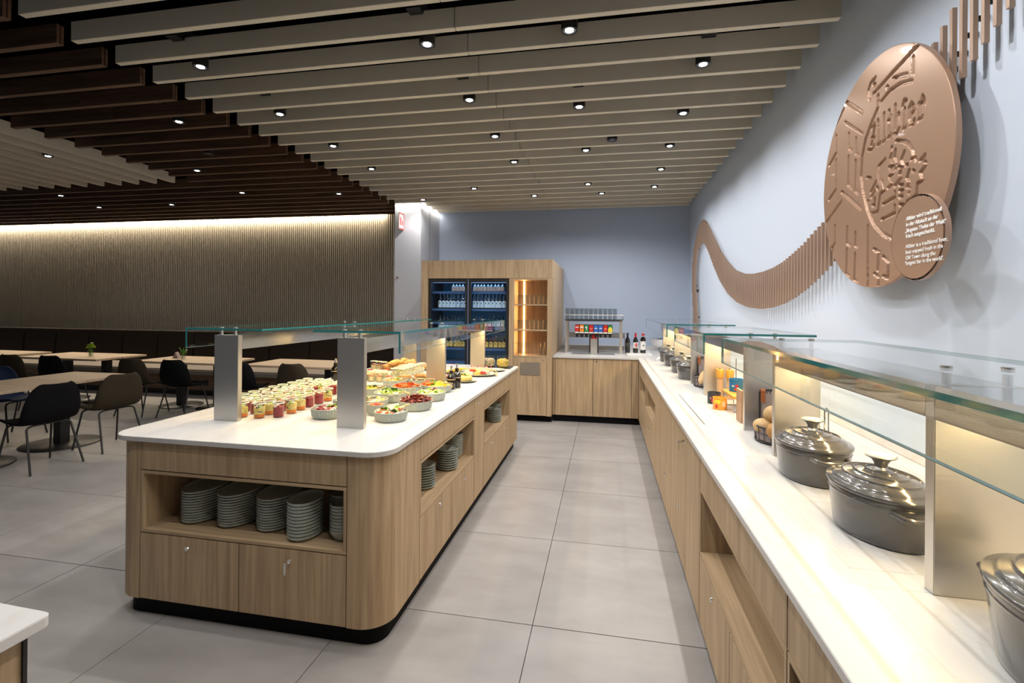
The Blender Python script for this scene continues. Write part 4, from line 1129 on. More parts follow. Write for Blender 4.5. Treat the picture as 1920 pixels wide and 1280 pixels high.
def salad(name, label, x, y, r, h, recipe, base, cat='salad'):
    """a mound nobody could count: one object"""
    ms = [F[base]]; b = B()
    b.lathe([(r * .90, .030 * h), (r * .93, .042 * h), (r * .6, .052 * h), (0, .056 * h)], 28, (x, y, Z0))
    for n, size, foods, dome, kinds, frac in recipe:
        i0 = len(ms); ms += [F[f] for f in foods]
        b2 = B(); chunks(b2, x + frac[0] * r, y + frac[1] * r, Z0 + .047 * h, r * frac[2], r * frac[2], n, size, len(foods), dome, kinds)
        b.add(b2.v, b2.f); b.m[-len(b2.m):] = [m_ + i0 for m_ in b2.m]
    o = b.build(name, ms, smooth=True)
    o['kind'] = 'stuff'
    return tag(o, label, cat)


FULL = (0, 0, .88)
SAL = [
    ('mixed_salad', 'tomato, herb and feta salad in the bowl nearest the island corner', -1.293, 2.800, .101, 1.0, 'cream', [(26, .013, ['feta', 'celery', 'cream'], .012, 'eb', FULL), (9, .015, ['pepper', 'carrot', 'tomato'], .016, 'e', FULL), (8, .018, ['green', 'dgreen'], .018, 'l', FULL), (10, .012, ['crisp', 'mush'], .012, 'x', FULL)], 'round sage bowl of tomato and feta salad, nearest the island corner'),
    ('lollo_salad', 'dark red curly lettuce heaped in the second bowl from the island corner', -1.268, 3.135, .112, 1.05, 'lolla', [(130, .016, ['lolla', 'lolla', 'ham', 'lolla'], .030, 'l', (0, 0, 1.0)), (12, .012, ['green', 'celery'], .03, 'l', (0, 0, .7)), (8, .009, ['corn'], .032, 'e', (.3, .1, .5))], 'round sage bowl of dark red lettuce, second from the island corner'),
    ('celery_salad', 'pale green celery salad in the third bowl along the aisle edge', -1.283, 3.475, .108, 1.05, 'celery', [(60, .012, ['celery', 'feta', 'celery', 'green'], .020, 'ebx', FULL), (5, .016, ['beet', 'lolla'], .026, 'l', (.1, .3, .35))], 'round sage bowl of pale green salad, third from the island corner'),
    ('pepper_strips', 'orange and yellow pepper strips in the bowl beside the oil bottles', -1.36, 3.82, .122, 1.05, 'corn', [(36, .020, ['corn', 'yolk'], .016, 'x', (.25, 0, .68)), (18, .020, ['carrot', 'pepper'], .018, 'x', (-.5, 0, .42)), (8, .022, ['green', 'dgreen'], .02, 'x', (-.15, .1, .45))], 'round sage bowl of pepper strips beside the dark oil bottles'),
    ('egg_salad', 'yellow egg salad with herbs in the deep bowl behind the nearest steel post', -1.572, 3.08, .115, 1.15, 'cream', [(26, .014, ['yolk', 'cream', 'crisp'], .012, 'e', FULL), (10, .014, ['green'], .018, 'l', (-.1, -.2, .3))], 'deep sage bowl of yellow egg salad behind the nearest aisle side post'),
    ('cucumber_salad', 'green cucumber salad in the middle row of bowls', -1.565, 3.37, .118, 1.15, 'celery', [(50, .013, ['celery', 'feta', 'green'], .016, 'ebx', FULL), (14, .018, ['dgreen', 'green'], .024, 'l', (-.1, .2, .55))], 'deep sage bowl of cucumber salad in the middle row'),
    ('carrot_strips', 'orange carrot strips in the middle row of bowls', -1.562, 3.66, .120, 1.15, 'carrot', [(70, .017, ['carrot', 'pepper', 'carrot'], .018, 'xl', FULL)], 'deep sage bowl of orange carrot strips in the middle row'),
    ('mushroom_salad', 'dark olives and mushrooms in the small bowl near the second steel post', -1.635, 4.06, .085, 1.0, 'olive', [(34, .012, ['olive', 'olive', 'mush', 'pasta'], .012, 'e', FULL)], 'small sage bowl of olives and mushrooms near the second aisle side post'),
    ('corn_salad', 'sweetcorn with green herbs in the inner row of bowls', -1.80, 3.55, .108, 1.1, 'corn', [(46, .010, ['corn', 'yolk'], .012, 'e', FULL), (9, .014, ['dgreen', 'green'], .018, 'l', (0, 0, .4))], 'sage bowl of sweetcorn with herbs in the inner row'),
    ('bean_salad', 'yellow bean salad in the inner row of bowls nearest the pastry glasses', -1.80, 3.98, .108, 1.1, 'yolk', [(40, .012, ['yolk', 'crisp', 'carrot', 'pasta'], .012, 'ex', FULL), (8, .012, ['green'], .016, 'l', (.2, .2, .4))], 'sage bowl of yellow bean salad farthest back in the inner row'),
    ('beetroot_salad', 'beetroot salad with feta and cress left of the nearest aisle side post', -1.712, 2.79, .103, 1.05, 'beet', [(40, .012, ['beet', 'beet', 'ham'], .010, 'eb', FULL), (10, .011, ['feta'], .014, 'b', FULL), (16, .012, ['green', 'celery'], .020, 'l', (.3, .2, .45))], 'round sage bowl of beetroot salad left of the nearest aisle side post'),
    ('curd', 'white curd in the bowl behind the beetroot salad', -1.738, 3.005, .062, 1.2, 'feta', [(14, .008, ['feta', 'cream'], .008, 'e', FULL)], 'small pale bowl of white curd behind the beetroot salad'),
    ('cherry_tomatoes', 'cut tomatoes in the small bowl behind the nearest aisle side post', -1.455, 2.92, .055, 1.15, 'pepper', [(22, .011, ['pepper', 'tomato', 'carrot'], .012, 'e', FULL)], 'small flared bowl of cut tomatoes behind the nearest aisle side post'),
]
for nm, lab, x, y, r, h, base, rec, bl in SAL:
    bowl(bl, x, y, r, h); salad(nm, lab, x, y, r, h, rec, base)


def spoon(label, tip, end, r=.0045, mt=STEELD):
    t = thing('serving_spoon', label, 'spoon', tip, 'serving spoons in the salad bowls')
    tip, end = Vector(tip), Vector(end); d = (end - tip).normalized()
    B().tube([tip + d * .04, tip * .5 + end * .5 + Vector((0, 0, .004)), end], r, 8, rr=[r * .8, r, r * 1.35]).build('handle', mt, t)
    B().ell(tip + d * .02, .034, .020, .007, 12, 6, M=d.to_track_quat('X', 'Z').to_matrix()).build('spoon_bowl', mt, t)
    return t


WSP = plain('pale_wood_spoon', (.55, .38, .18), .5)
for lab, bx, by, (px, py), ez, mt in (
        ('steel spoon in the egg salad pointing up towards the post', -1.60, 3.06, (704, 745), 1.03, STEELD), ('steel spoon in the bowl of cucumber salad', -1.50, 3.25, (745, 742), 1.0, STEELD), ('steel spoon in the sweetcorn bowl', -1.76, 3.56, (738, 720), 1.0, STEELD),
        ('steel spoon in the yellow bean salad', -1.76, 3.98, (777, 709), 1.0, STEELD), ('pale wooden spoon in the bowl of olives and mushrooms', -1.60, 4.06, (815, 711), 1.0, WSP), ('steel spoon lying across the carrot strips', -1.62, 3.70, (792, 727), .985, STEELD),
        ('steel spoon lying across the pepper strips', -1.36, 3.84, (849, 719), .985, STEELD), ('pale wooden spoon in the tomato and feta salad', -1.27, 2.84, (768, 758), .985, WSP), ('pale wooden spoon lying on the cucumber salad bowl', -1.52, 3.40, (768, 737), .985, WSP)):
    e = onplane(px, py, 2, ez)
    spoon(lab, (bx, by, .962), tuple(e), mt=mt)

# oil bottles
for nm, lab, x, y, h in (('oil_bottle', 'dark oil bottle with a twine band on the aisle side, the front one', -1.285, 3.965, .19), ('oil_bottle', 'dark oil bottle with a twine band on the aisle side, the taller back one', -1.262, 4.05, .205),
                         ('oil_bottle', 'dark oil bottle at the outer edge of the island, left of the second post', -2.49, 4.17, .20), ('oil_bottle', 'dark oil bottle at the outer edge of the island, half hidden by the post', -2.43, 4.18, .205)):
    t = thing(nm, lab, 'bottle', (x, y, Z0), 'dark oil bottles on the island'); o = (x, y, Z0)
    k = h / .20
    B().lathe([(0, 0), (.034, 0), (.036, .005), (.036, .11 * k), (.030, .125 * k), (.017, .138 * k), (.016, .165 * k), (0, .165 * k)], 20, o).build('body', DGLASS, t)
    B().lathe([(0, .165 * k), (.008, .165 * k), (.007, .19 * k), (.011, .193 * k), (.011, .205 * k), (0, .205 * k)], 12, o).build('pourer', CHROME, t)
    B().lathe([(.0362, .085 * k), (.0372, .087 * k), (.0372, .090 * k), (.0362, .092 * k)], 20, o).build('twine_band', F['oats'], t)

# ---- little glass jars
JP = [(0, .004), (.030, .004), (.032, .070), (.030, .076), (.034, .080), (.036, .092), (.038, .092), (.036, .078), (.034, .074), (.0345, .006), (.032, 0), (0, 0)]


JLID = plain('pale_glass_lid_rim', (.55, .60, .50), .15, coat=.3)


def jar(name, label, layers, topping, group, h=1.0, w=1.0, lid=False):
    t = thing(name, label, 'jar', (0, 0, 0), group)
    B().lathe([(r_ * w, z * h) for r_, z in JP], 18).build('glass', JARG, t)
    B().lathe([(.0345 * w, .088 * h), (.0385 * w, .087 * h), (.0392 * w, .092 * h), (.0375 * w, .0945 * h), (.0345 * w, .093 * h), (.0345 * w, .088 * h)], 18).build('lid_rim', JLID, t)
    z = .0045; b = B(); ms = []
    for i, (fd, hh) in enumerate(layers):
        b.cyl((0, 0, 0), .0298 * w, z * h, (z + hh) * h, 14, i, r2=.0305 * w); ms.append(F[fd]); z += hh + .0003
    if layers: b.build('layers', ms, t)
    b = B(); ms2 = [F[f] for f in topping[1]]
    r2 = random.Random(hash(name) % 97)
    chunks(b, 0, 0, z * h + .003, .026 * w, .026 * w, topping[0], topping[2], len(ms2), .004, 'eb')
    if b.f: b.build('topping', ms2, t)['kind'] = 'stuff'
    return t


# side-wall pieces make the mixed jars read as layered pasta, olives and corn
def mixed_side(t):
    b = B()
    for _ in range(46):
        a = rng.uniform(0, 6.28); z = rng.uniform(.022, .066); r_ = .0275
        b.ell((r_ * math.cos(a), r_ * math.sin(a), z), .0055, .005, .005, 6, 4, rng.choice((0, 0, 0, 1, 2, 3)))
    b.build('pasta_pieces', [F['corn'], F['pasta'], F['olive'], F['green']], t)['kind'] = 'stuff'


jb = jar('salad_jar', '', [('beet', .060)], (10, ['feta', 'beet', 'ham'], .009), 'salad jars on the island')
jm = jar('salad_jar', '', [('carrot', .022), ('pasta', .036)], (12, ['corn', 'olive', 'green', 'feta'], .009), 'salad jars on the island')
mixed_side(jm)
used = {}
xs5 = (-2.43, -2.325, -2.22, -2.115, -2.005)
cntj = 0
for ci, x in enumerate(xs5):
    col = ['outermost', 'second', 'middle', 'fourth', 'innermost'][ci]
    for ri in range(10):
        y = 2.70 + .106 * ri + (.02 if ci == 4 else 0) + (-.035 if ci in (2, 3) else 0)
        if ci in (0, 1) and ri < 1: continue
        if ci in (3, 4) and ri == 6: continue
        beet = (ri * 3 + ci * 2) % 5 in (0, 2)
        if (ci, ri) in ((2, 0), (3, 0)): beet = False
        if (ci, ri) == (4, 0): beet = True
        src = jb if beet else jm
        lab = 'glass jar of %s, %s jar column on the island, %s from the camera' % ('beetroot salad' if beet else 'layered pasta salad', col, ORDS[ri])
        xx, yy = x + rng.uniform(-.006, .006), y + rng.uniform(-.006, .006)
        if src.name not in used:
            src.location = (xx, yy, Z0); src.rotation_euler = (0, 0, rng.uniform(0, 6)); src['label'] = lab; used[src.name] = 1
        else: dup(src, (xx, yy, Z0), rng.uniform(0, 6), lab)
# dessert jars beyond the second post, in two files
jd = jar('dessert_jar', '', [('custard', .042), ('ham', .005)], (8, ['cream', 'ham', 'oats'], .008), 'dessert jars on the island')
jy = jar('dessert_jar', '', [('cream', .044), ('custard', .006)], (8, ['cream', 'feta', 'oats'], .008), 'dessert jars on the island')
pos = [(-2.22, 4.22), (-2.145, 4.215), (-2.06, 4.205), (-1.975, 4.21)] + [(-1.945, 4.46 + .085 * k) for k in range(7)] + [(-2.03, 4.46 + .085 * k) for k in range(6)] + [(-2.53, 5.02), (-2.455, 4.99), (-2.38, 4.96)] + [(-2.14, 4.30), (-2.06, 4.29)]
nms = ['front row of four, %s from the left' % ORDS[k] for k in range(4)] + ['inner file towards the fridge, %s from the camera' % ORDS[k] for k in range(7)] + ['outer file towards the fridge, %s from the camera' % ORDS[k] for k in range(6)] + ['trio at the outer edge, %s from the left' % ORDS[k] for k in range(3)] + ['pair behind the front row, left', 'pair behind the front row, right']
for k, ((x, y), nm) in enumerate(zip(pos, nms)):
    src = jd if k < 4 or 16 < k < 20 else jy
    lab = 'glass jar of layered cream dessert, ' + nm
    if src.name + 'd' not in used: src.location = (x, y, Z0); src['label'] = lab; used[src.name + 'd'] = 1
    else: dup(src, (x, y, Z0), rng.uniform(0, 6), lab)


# ---- platters
def platter(label, x, y, rx, ry=None, z=Z0, mt=STONE):
    ry = ry or rx
    o = B().lathe([(0, 0), (.62, 0), (.70, .004), (1.0, .016), (1.0, .019), (.97, .019), (.68, .008), (0, .007)], 44, sx=rx, sy=ry).build('platter', mt)
    o.location = (x, y, z)
    return tag(o, label, 'plate', 'platters on the island')


def croissant(name, label, x, y, z, s, rz, mt=BREADM, cat='pastry'):
    b = B(); pts = []; rr = []
    for k in range(9):
        a = -1.1 + 2.2 * k / 8
        pts.append((s * math.sin(a) * 1.25, s * (1 - math.cos(a)) * .9, 0)); rr.append(s * (.16 + .42 * math.cos(a * 1.25) ** 2) * (1 + .08 * (k % 2)))
    b.tube(pts, .02, 10, rr=rr)
    o = tag(b.build(name, mt, angle=60), label, cat, 'pastries on the island')
    o.location = (x, y, z); o.rotation_euler = (0, 0, rz)
    return o


def wheel(name, label, x, y, z, r, h, mt, cat):
    o = tag(B().lathe([(0, 0), (r * .9, 0), (r, h * .25), (r, h * .7), (r * .85, h), (0, h * 1.05)], 24).build(name, mt), label, cat, 'pastries on the island')
    o.location = (x, y, z); o.rotation_euler = (0, 0, rng.uniform(0, 3))
    return o


platter('sage platter of flat bread behind the front dessert jars', -2.22, 4.42, .16)
wheel('flat_bread', 'big pale flat bread on the platter behind the front dessert jars', -2.22, 4.42, Z0 + .012, .13, .05, BREADP, 'bread')
platter('sage platter of granola bars beside the inner file of dessert jars', -1.86, 4.36, .14)
for k in range(7):
    o = tag(B().box(-.045, -.014, 0, .045, .014, .016).build('granola_bar', [BREADM, F['toast']][k % 2], bevel=.003), 'golden granola bar on the sage platter, %s of the heap' % ORDS[k], 'pastry', 'granola bars')
    o.location = (-1.86 + .028 * ((k % 4) - 1.5), 4.35 + .045 * (k % 2) - .01, Z0 + .0088 + .017 * (k // 4)); o.rotation_euler = (0, 0, .4 + .2 * (k % 3))
platter('sage bowl plate of red fruit strips at the outer edge', -2.40, 4.80, .13)
for k in range(4):
    o = tag(B().box(-.05, -.012, 0, .05, .012, .02).build('fruit_slice', F['tomato'], bevel=.004), 'red fruit slice on the outer platter, %s' % ORDS[k], 'fruit', 'red fruit slices')
    o.location = (-2.43 + .04 * k, 4.80 + .01 * k, Z0 + .010); o.rotation_euler = (0, 0, .2)
platter('long sage platter heaped with croissants near the outer third post', -2.22, 5.05, .20, .24)
for k in range(11):
    croissant('croissant', 'golden croissant in the heap near the outer third post, %s counted from the front' % ORDS[k], -2.32 + .075 * (k % 4), 4.92 + .085 * (k // 3), Z0 + .042 + .045 * (k % 2), .058, 1.2 * k)
platter('sage platter of Danish pastries behind the jar files', -2.0, 5.20, .17)
for k in range(6):
    wheel('danish_pastry', 'round golden Danish pastry behind the dessert jars, %s' % ORDS[k], -2.07 + .075 * (k % 3), 5.12 + .10 * (k // 3), Z0 + .012, .045, .035, BREADM, 'pastry')
platter('small sage plate of pretzel sticks before the pastries', -1.72, 4.45, .10)
for k in range(4): croissant('cheese_twist', 'golden cheese twist on the small plate near the second post, %s' % ORDS[k], -1.76 + .03 * k, 4.43 + .02 * (k % 2), Z0 + .034, .040, .5 + k)
# aisle side platters beyond the second post
platter('round sage plate with a golden pie, nearest beyond the second post', -1.30, 4.40, .125)
pie = wheel('pie', 'golden vegetable pie on the nearest round plate beyond the second post', -1.31, 4.41, Z0 + .012, .085, .045, F['crisp'], 'pie')
b = B(); chunks(b, 0, 0, .045, .07, .07, 40, .011, 4, .012, 'eb'); b.build('pie_topping', [F['yolk'], F['crisp'], F['mush'], F['dgreen']], pie)['kind'] = 'stuff'
platter('large sage plate of cheese and grapes in the middle beyond the second post', -1.28, 4.86, .19, .17)
for k, (dx, dy, s, nm, mt) in enumerate(((-.09, .02, .055, 'pale soft cheese wedge', F['feta']), (-.02, .06, .06, 'yellow cheese wedge', F['pasta']), (.05, .03, .05, 'pale hard cheese wedge', F['cream']), (-.05, -.06, .05, 'white cheese wedge', F['feta']), (.09, -.03, .045, 'small cream cheese wedge', F['cream']), (.02, -.08, .05, 'flat yellow cheese wedge', F['crisp']))):
    o = tag(B().prism([(-s, -s * .7), (s, -s * .1), (s * .3, s * .8)], 0, .035).build('cheese_wedge', mt, bevel=.003), nm + ' on the large cheese plate, ' + ORDS[k], 'cheese', 'cheese on the large plate')
    o.location = (-1.28 + dx, 4.86 + dy, Z0 + .010); o.rotation_euler = (0, 0, k * 1.3)
b = B(); chunks(b, -1.33, 4.80, Z0 + .045, .04, .03, 14, .012, 1, .012, 'e', .95); chunks(b, -1.22, 4.79, Z0 + .03, .035, .03, 12, .011, 1, .012, 'e', .95)
o = b.build('red_grapes', [F['tomato']]); o['kind'] = 'stuff'; tag(o, 'bunches of red grapes between the cheese wedges', 'grapes')
t = thing('serving_tongs', 'brass coloured serving tongs leaning on the large cheese plate', 'tongs', (-1.13, 4.85, Z0))
B().tube([(-1.16, 4.90, Z0 + .05), (-1.10, 4.82, Z0 + .03), (-1.07, 4.78, Z0 + .008)], .004).tube([(-1.13, 4.93, Z0 + .05), (-1.08, 4.84, Z0 + .035), (-1.065, 4.785, Z0 + .008)], .004).build('arms', WSP, t)
platter('sage plate of open sandwiches before the far steel post', -1.33, 5.17, .17, .14)
for k in range(7):
    o = tag(B().lathe([(0, 0), (.034, 0), (.036, .012), (.03, .020), (0, .022)], 14).build('canape', BREADP), 'small open sandwich with cream and tomato before the far post, %s' % ORDS[k], 'canape', 'open sandwiches')
    p = (-1.43 + .072 * (k % 4), 5.12 + .085 * (k // 4), Z0 + .010); o.location = p
    b = B(); b.ell((0, 0, .026), .022, .02, .009, 8, 5, 0).ell((.006, 0, .036), .011, .011, .009, 8, 5, 1); b.build('cream_and_tomato', [F['feta'], F['tomato']], o)
platter('empty sage plate beside the dark tray', -1.20, 5.22, .125, .12)
platter('sage plate of yellow cheese slices beyond the oil bottles', -1.56, 4.98, .16)
for k in range(5):
    o = tag(B().box(-.05, -.04, 0, .05, .04, .006).build('cheese_slice', F['yolk']), 'yellow cheese slice beyond the oil bottles, %s' % ORDS[k], 'cheese', 'yellow cheese slices')
    o.location = (-1.62 + .03 * k, 4.96 + .012 * k, Z0 + .012 + .0065 * k); o.rotation_euler = (.0, 0, .3 * k)
platter('sage plate of ham rolls left of the oil bottles', -1.48, 4.52, .13)
for k in range(5):
    o = tag(B().ell((0, 0, 0), .05, .018, .016, 10, 8).build('ham_roll', F['ham'] if k % 2 else F['crisp']), 'rolled ham slice left of the oil bottles, %s' % ORDS[k], 'ham', 'ham rolls')
    o.location = (-1.54 + .035 * k, 4.50 + .01 * k, Z0 + .027); o.rotation_euler = (0, 0, 1.2 + .1 * k)
tr = B().box(-1.40, 5.42, Z0, -1.06, 5.66, Z0 + .008).build('slate_tray', BLACKM, bevel=.002); tag(tr, 'dark slate tray under the two big glass jars at the far corner', 'tray')
for nm, lab, x, y, fd in (('cereal_jar', 'big glass jar of pale oats on the dark slate tray', -1.33, 5.53, ['oats', 'oats', 'cream']), ('cereal_jar', 'big glass jar of yellow corn puffs on the dark slate tray', -1.165, 5.52, ['crisp', 'yolk', 'crisp']), ('cereal_jar', 'big glass jar half hidden behind the jar of oats', -1.42, 5.60, ['oats', 'toast', 'cream'])):
    zz0 = Z0 + (.008 if x > -1.4 else 0)
    t = thing(nm, lab, 'jar', (x, y, zz0), 'cereal jars on the island'); o = (x, y, zz0)
    B().lathe([(0, .004), (.060, .004), (.070, .03), (.070, .08), (.060, .105), (.064, .112), (.068, .132), (.071, .132), (.067, .110), (.063, .104), (.073, .08), (.073, .03), (.062, 0), (0, 0)], 24, o).build('glass', JARG, t)
    b = B().lathe([(0, .006), (.056, .006), (.066, .03), (.066, .078), (.04, .084), (0, .086)], 20, o)
    chunks(b, x, y, zz0 + .082, .055, .055, 50, .010, 3, .008, 'eb')
    for _ in range(90):
        a = rng.uniform(0, 6.28); z = rng.uniform(.012, .08); b.ell((x + .0635 * math.cos(a), y + .0635 * math.sin(a), zz0 + z), .009, .008, .008, 6, 4, rng.randrange(3))
    b.build('cereal', [F[f] for f in fd], t)['kind'] = 'stuff'

# ================================================================== plate stacks
def stack(proto_fn, n, step, x, y, z, lab, grp, src=None, rz=0):
    for k in range(n):
        nmz = 'lowest' if k == 0 else 'topmost' if k == n - 1 else ORDS[k] + ' from below'
        l_ = lab + ', ' + nmz
        if src is None:
            src = proto_fn(); src.location = (x, y, z); src.rotation_euler = (0, 0, rz); tag(src, l_, 'plate', grp)
        else:
            o = src.copy(); COL.objects.link(o); o.location = (x, y, z + k * step); o.rotation_euler = (0, 0, rz); o['label'] = l_; o['group'] = grp
        if k == 0 and src.location.z != z: pass
    return src


def oval(rx, ry, hh):
    def f():
        return B().lathe([(0, 0), (.80, 0), (.86, .003), (.985, hh * .55), (1.0, hh), (.975, hh + .001), (.955, hh), (.93, hh * .6), (.80, .006), (0, .005)], 40, sx=rx, sy=ry).build('oval_plate', STONE)
    return f


zs_ = .4097
s1 = None
for i, (x, nm) in enumerate(((-2.215, 'left tall stack of oval plates in the end niche'), (-1.985, 'second tall stack of oval plates in the end niche'), (-1.745, 'third tall stack of oval plates in the end niche'))):
    g = 'oval plates, ' + nm
    for k in range(12):
        l_ = 'sage oval plate, %s, %s' % (nm, 'lowest' if k == 0 else 'topmost' if k == 11 else ORDS[k] + ' from below')
        if s1 is None: s1 = oval(.103, .150, .020)(); o = s1
        else: o = s1.copy(); COL.objects.link(o)
        o.location = (x, 2.39, zs_ + .0142 * k); tag(o, l_, 'plate', g)
s2 = None
for i, (x, y, n, nm) in enumerate(((-1.525, 2.285, 11, 'front stack in the end niche'), (-1.40, 2.468, 10, 'back right stack in the end niche'))):
    for k in range(n):
        l_ = 'small sage oval dish, %s, %s' % (nm, 'lowest' if k == 0 else 'topmost' if k == n - 1 else ORDS[k] + ' from below')
        if s2 is None: s2 = oval(.083, .105, .024)(); s2.name = 'oval_dish'; o = s2
        else: o = s2.copy(); COL.objects.link(o)
        o.location = (x, y, zs_ + .0170 * k); tag(o, l_, 'dish', 'small oval dishes, ' + nm)
s3 = None
def bowlm(r, h, name):
    return B().lathe([(0, 0), (.45 * r, 0), (.55 * r, .004), (.92 * r, h * .7), (r, h), (.975 * r, h + .001), (.88 * r, h * .7), (.45 * r, .008), (0, .007)], 36).build(name, STONE)
for k in range(9):
    l_ = 'sage cereal bowl stacked at the right of the end niche, %s' % ('lowest' if k == 0 else 'topmost' if k == 8 else ORDS[k] + ' from below')
    if s3 is None: s3 = bowlm(.062, .055, 'cereal_bowl'); o = s3
    else: o = s3.copy(); COL.objects.link(o)
    o.location = (-1.315, 2.28, zs_ + .0165 * k); tag(o, l_, 'bowl', 'cereal bowls in the end niche')
s4 = None; s5 = None
zs_ = .4187
for (x, y, n, nm, kind) in ((-1.125, 3.40, 9, 'front stack in the nearer aisle niche', 'p'), (-1.16, 3.02, 9, 'half hidden stack in the nearer aisle niche', 'p'), (-1.29, 3.16, 9, 'back left stack in the nearer aisle niche', 'p'), (-1.15, 3.635, 9, 'far stack in the nearer aisle niche', 'b'),
                            (-1.125, 4.92, 8, 'front stack in the farther aisle niche', 'p'), (-1.17, 5.10, 9, 'back stack in the farther aisle niche', 'p')):
    for k in range(n):
        w_ = 'lowest' if k == 0 else 'topmost' if k == n - 1 else ORDS[k] + ' from below'
        if kind == 'p':
            if s4 is None: s4 = B().lathe([(0, 0), (.052, 0), (.058, .003), (.073, .012), (.076, .020), (.074, .021), (.071, .014), (.052, .006), (0, .005)], 36).build('side_plate', STONE); o = s4
            else: o = s4.copy(); COL.objects.link(o)
            tag(o, 'sage side plate, %s, %s' % (nm, w_), 'plate', 'side plates, ' + nm); st = .0165
        else:
            if s5 is None: s5 = bowlm(.070, .055, 'soup_bowl'); o = s5
            else: o = s5.copy(); COL.objects.link(o)
            tag(o, 'sage soup bowl, %s, %s' % (nm, w_), 'bowl', 'soup bowls in the aisle niche'); st = .018
        o.location = (x, y, zs_ + st * k)

# ================================================================== dining area (scaled up about the camera once built)
CAM_SCALE = 1.0344
_before = set(COL.objects)
def table(label, x0, x1, y0, y1, bases, rb=.36):
    t = thing('dining_table', label, 'table', ((x0 + x1) / 2, (y0 + y1) / 2, 0))
    B().box(x0, y0, .715, x1, y1, .745).build('tabletop', ASH, t, bevel=.003)
    for x, y in bases:
        B().box(x - .05, y - .05, .012, x + .05, y + .05, .700).build('pedestal', BLACKM, t)
        B().box(x - .28, y - .22, .700, x + .28, y + .22, .7145).build('top_plate', BLACKM, t)
        B().lathe([(0, 0), (rb, 0), (rb, .008), (rb - .004, .012), (0, .013)], 44, (x, y, .0006)).build('base_disc', BLACKM, t, angle=50)
    return t


table('pale wood table nearest the island with chairs down both long sides', -6.57, -5.71, 3.30, 4.97, ((-6.10, 4.48), (-6.10, 3.62)))
table('pale wood table with a green plant, in the bench row on the left', -9.28, -7.70, 6.12, 6.97, ((-8.1, 6.62), (-8.9, 6.62)), .30)
table('pale wood table with small vase and folded card, middle of bench row', -7.04, -5.57, 6.12, 6.93, ((-6.62, 6.60), (-5.95, 6.60)), .30)
table('pale wood table seen under the outer glass guard, in the bench row', -5.13, -3.74, 6.13, 6.97, ((-4.75, 6.62), (-4.05, 6.62)), .30)
table('pale wood table at the left edge of the picture, in the bench row', -11.3, -9.65, 6.20, 6.92, ((-10.1, 6.55), (-10.9, 6.55)))


def shell_chair(label, mt, inner):
    t = thing('shell_chair', label, 'chair', (0, 0, 0), 'upholstered shell chairs with black metal legs')
    prof = [(.235, .452), (.225, .470), (.14, .462), (.03, .448), (-.08, .446), (-.155, .470), (-.195, .530), (-.220, .610), (-.240, .700), (-.256, .780), (-.266, .835)]
    half = [.185, .205, .225, .235, .240, .240, .240, .238, .225, .190, .120]
    nU = 16; vs = []
    for i, ((y, z), hw) in enumerate(zip(prof, half)):
        v = i / (len(prof) - 1)
        for j in range(nU + 1):
            u = -1 + 2 * j / nU
            x = hw * math.sin(u * math.pi / 2) if i < 8 else hw * u
            lift = (.030 if i < 5 else .012) * abs(u) ** 3
            fwd = (0 if i < 4 else .085 * min(1, (i - 3) / 3)) * abs(u) ** 2.4
            if i == 10: z2 = z - .010 * u * u
            elif i == 9: z2 = z + .012 * (1 - u * u)
            else: z2 = z
            vs.append((x, y + fwd, z2 + lift))
    fs = []
    for i in range(len(prof) - 1):
        for j in range(nU):
            a = i * (nU + 1) + j; fs.append((a, a + 1, a + nU + 2, a + nU + 1))
    b = B().add(vs, fs); o = b.build('shell', [mt, inner], t, angle=80)
    so = o.modifiers.new('thick', 'SOLIDIFY'); so.thickness = .024; so.offset = 0
    su = o.modifiers.new('smooth', 'SUBSURF'); su.levels = su.render_levels = 1
    for sx in (-1, 1):
        for yt, yb in ((.15, .235), (-.10, -.225)):
            B().tube([(sx * .12, yt * .9, .436), (sx * .17, yt, .425), (sx * .185, yt * 1.04, .405), (sx * .225, yb, .0008)], .0095, 8).build('leg', BLACKM, t)
    B().tube([(-.12, .135, .434), (.12, .135, .434)], .009).tube([(-.12, -.09, .434), (.12, -.09, .434)], .009).build('under_frame', BLACKM, t)
    return t


FACEX = math.pi / 2     # facing -X
protoc = {}
for kind, x, y, rz, lab in (('k', -5.42, 3.80, FACEX - .05, 'black shell chair with its back to the island, at the near table, the closer one'),
                            ('t', -5.45, 4.50, FACEX - .10, 'taupe shell chair with its back to the island, at the near table'),
                            ('n', -6.98, 4.56, -FACEX + .15, 'navy shell chair on the far side of the near table'),
                            ('n', -6.95, 3.72, -FACEX, 'navy shell chair on the far side of the near table, at the left picture edge'),
                            ('t', -8.80, 5.93, 0, 'taupe shell chair at the far left of the table with the green plant'),
                            ('k', -8.10, 5.96, 0, 'black shell chair before the table with the green plant'),
                            ('t', -6.66, 5.96, .05, 'taupe shell chair at the left of the table with the folded card'),
                            ('k', -5.95, 5.96, 0, 'black shell chair at the right of the table with the folded card'),
                            ('k', -4.93, 5.96, .05, 'black shell chair right of the outer steel post, before the bench table'),
                            ('t', -4.10, 5.98, 0, 'taupe shell chair at the bench table seen behind the salad jars')):
    if kind not in protoc:
        mt = {'k': CHB, 't': CHBR, 'n': CHBL}[kind]
        protoc[kind] = shell_chair(lab, mt, mt); o = protoc[kind]
        o.location = (x, y, 0); o.rotation_euler = (0, 0, rz)
    else: dup(protoc[kind], (x, y, 0), rz, lab)

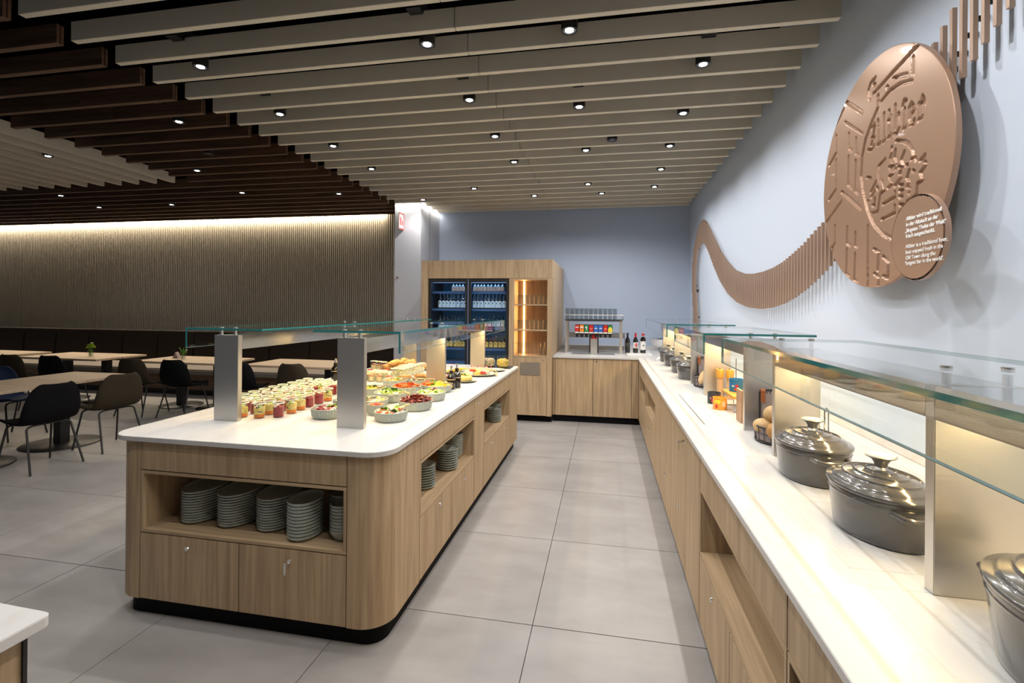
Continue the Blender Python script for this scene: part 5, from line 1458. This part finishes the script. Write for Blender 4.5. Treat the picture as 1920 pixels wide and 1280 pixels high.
# bench along the fluted wall
t = thing('banquette', 'long dark upholstered bench with panelled backrest under the fluted wall', 'bench', (-9.0, 8.0, 0))
B().box(-14.9, 7.28, .36, -3.72, 8.15, .465).build('seat', SEATF, t, bevel=.02)
B().box(-14.9, 7.36, .10, -3.72, 8.0, .3595).build('base', wood('bench_base_wood', (.10, .055, .03), (.22, .13, .075), axis=0), t)
B().box(-14.9, 7.42, .001, -3.72, 7.98, .10).build('plinth', BLACKM, t)
proto_ = None
xs_ = [-3.74 - .843 * k for k in range(13)]
for x in xs_:
    b = B()
    b.prism([(8.16, .466), (8.44, .466), (8.44, 1.075), (8.20, 1.075)], x - .833, x, fn=lambda a, c, z: (z, a, c))
    if proto_ is None: o = b.build('back_panel', LEATH, t, bevel=.014); proto_ = o
    else: b.build('back_panel', LEATH, t, bevel=.014)
B().box(-14.9, 8.45, .30, -3.72, 8.552, 1.060).build('rear_ledge', BLACKM, t)
for x in (-6.9, -6.05):
    B().box(x - .06, 7.352, .19, x + .06, 7.3595, .27).cyl((x, 7.350, .23), .03, -.0, .0, 10).build('power_socket', BLACKM, t)
# little vases and the folded card
def vase(label, x, y, big):
    t = thing('plant_glass', label, 'vase', (x, y, .7458)); o = (x, y, .7458)
    B().lathe([(0, .005), (.035, .005), (.040, .10), (.043, .10), (.038, 0), (0, 0)], 20, o).build('glass', TUMB, t)
    b = B()
    for k in range(9):
        a = rng.uniform(0, 6.28); b.tube([(x + .02 * math.cos(a), y + .02 * math.sin(a), .755), (x + .03 * math.cos(a + 1), y + .03 * math.sin(a + 1), .87)], .0025, 5)
    b.build('stems', LEAFG, t)
    b = B()
    if big: chunks(b, x, y, .87, .055, .055, 170, .012, 1, .075, 'l')
    else:
        chunks(b, x, y, .82, .035, .035, 40, .016, 1, .05, 'l')
        for a, l in ((2.4, .10), (.6, .07), (1.5, .06)): b.tube([(x, y, .83), (x + l * .5 * math.cos(a), y, .87), (x + l * math.cos(a), y, .90 + l * .3)], .006, 5)
    b.build('leaves', SPRING if big else LEAFG, t)
    if not big:
        e = B()
        for q in range(5): e.ell((x + .06 + .008 * math.cos(q * 1.26), y, .885 + .008 * math.sin(q * 1.26)), .007, .005, .007, 6, 4)
        e.build('white_flower', WHITE, t)
    else:
        e = B()
        for q in range(4): e.ell((x + .0 + .012 * q - .015, y + .01, .965), .008, .008, .006, 6, 4)
        e.build('white_flower', WHITE, t)


vase('bright green round plant in a glass, on the table left of centre', -8.22, 6.46, True)
vase('green leaves in a small glass beside the folded card on the middle table', -6.52, 6.52, False)
t = thing('table_card', 'folded pinkish grey card standing beside the small vase', 'card', (-6.70, 6.60, .7458))
B().prism([(-.055, 0), (.055, 0), (0, .10)], -.03, .03, fn=lambda a, c, z: (-6.72 + a, 6.60 + z, .7460 + c)).build('folded_card', plain('pink_card', (.33, .25, .23), .7), t)

for o in [q for q in COL.objects if q not in _before and q.parent is None]:  # enlarge the dining pieces and move them outward from the camera position
    x, y, z = o.location
    o.location = (x * CAM_SCALE, y * CAM_SCALE, ZF + z * CAM_SCALE); o.scale = (CAM_SCALE, CAM_SCALE, CAM_SCALE)
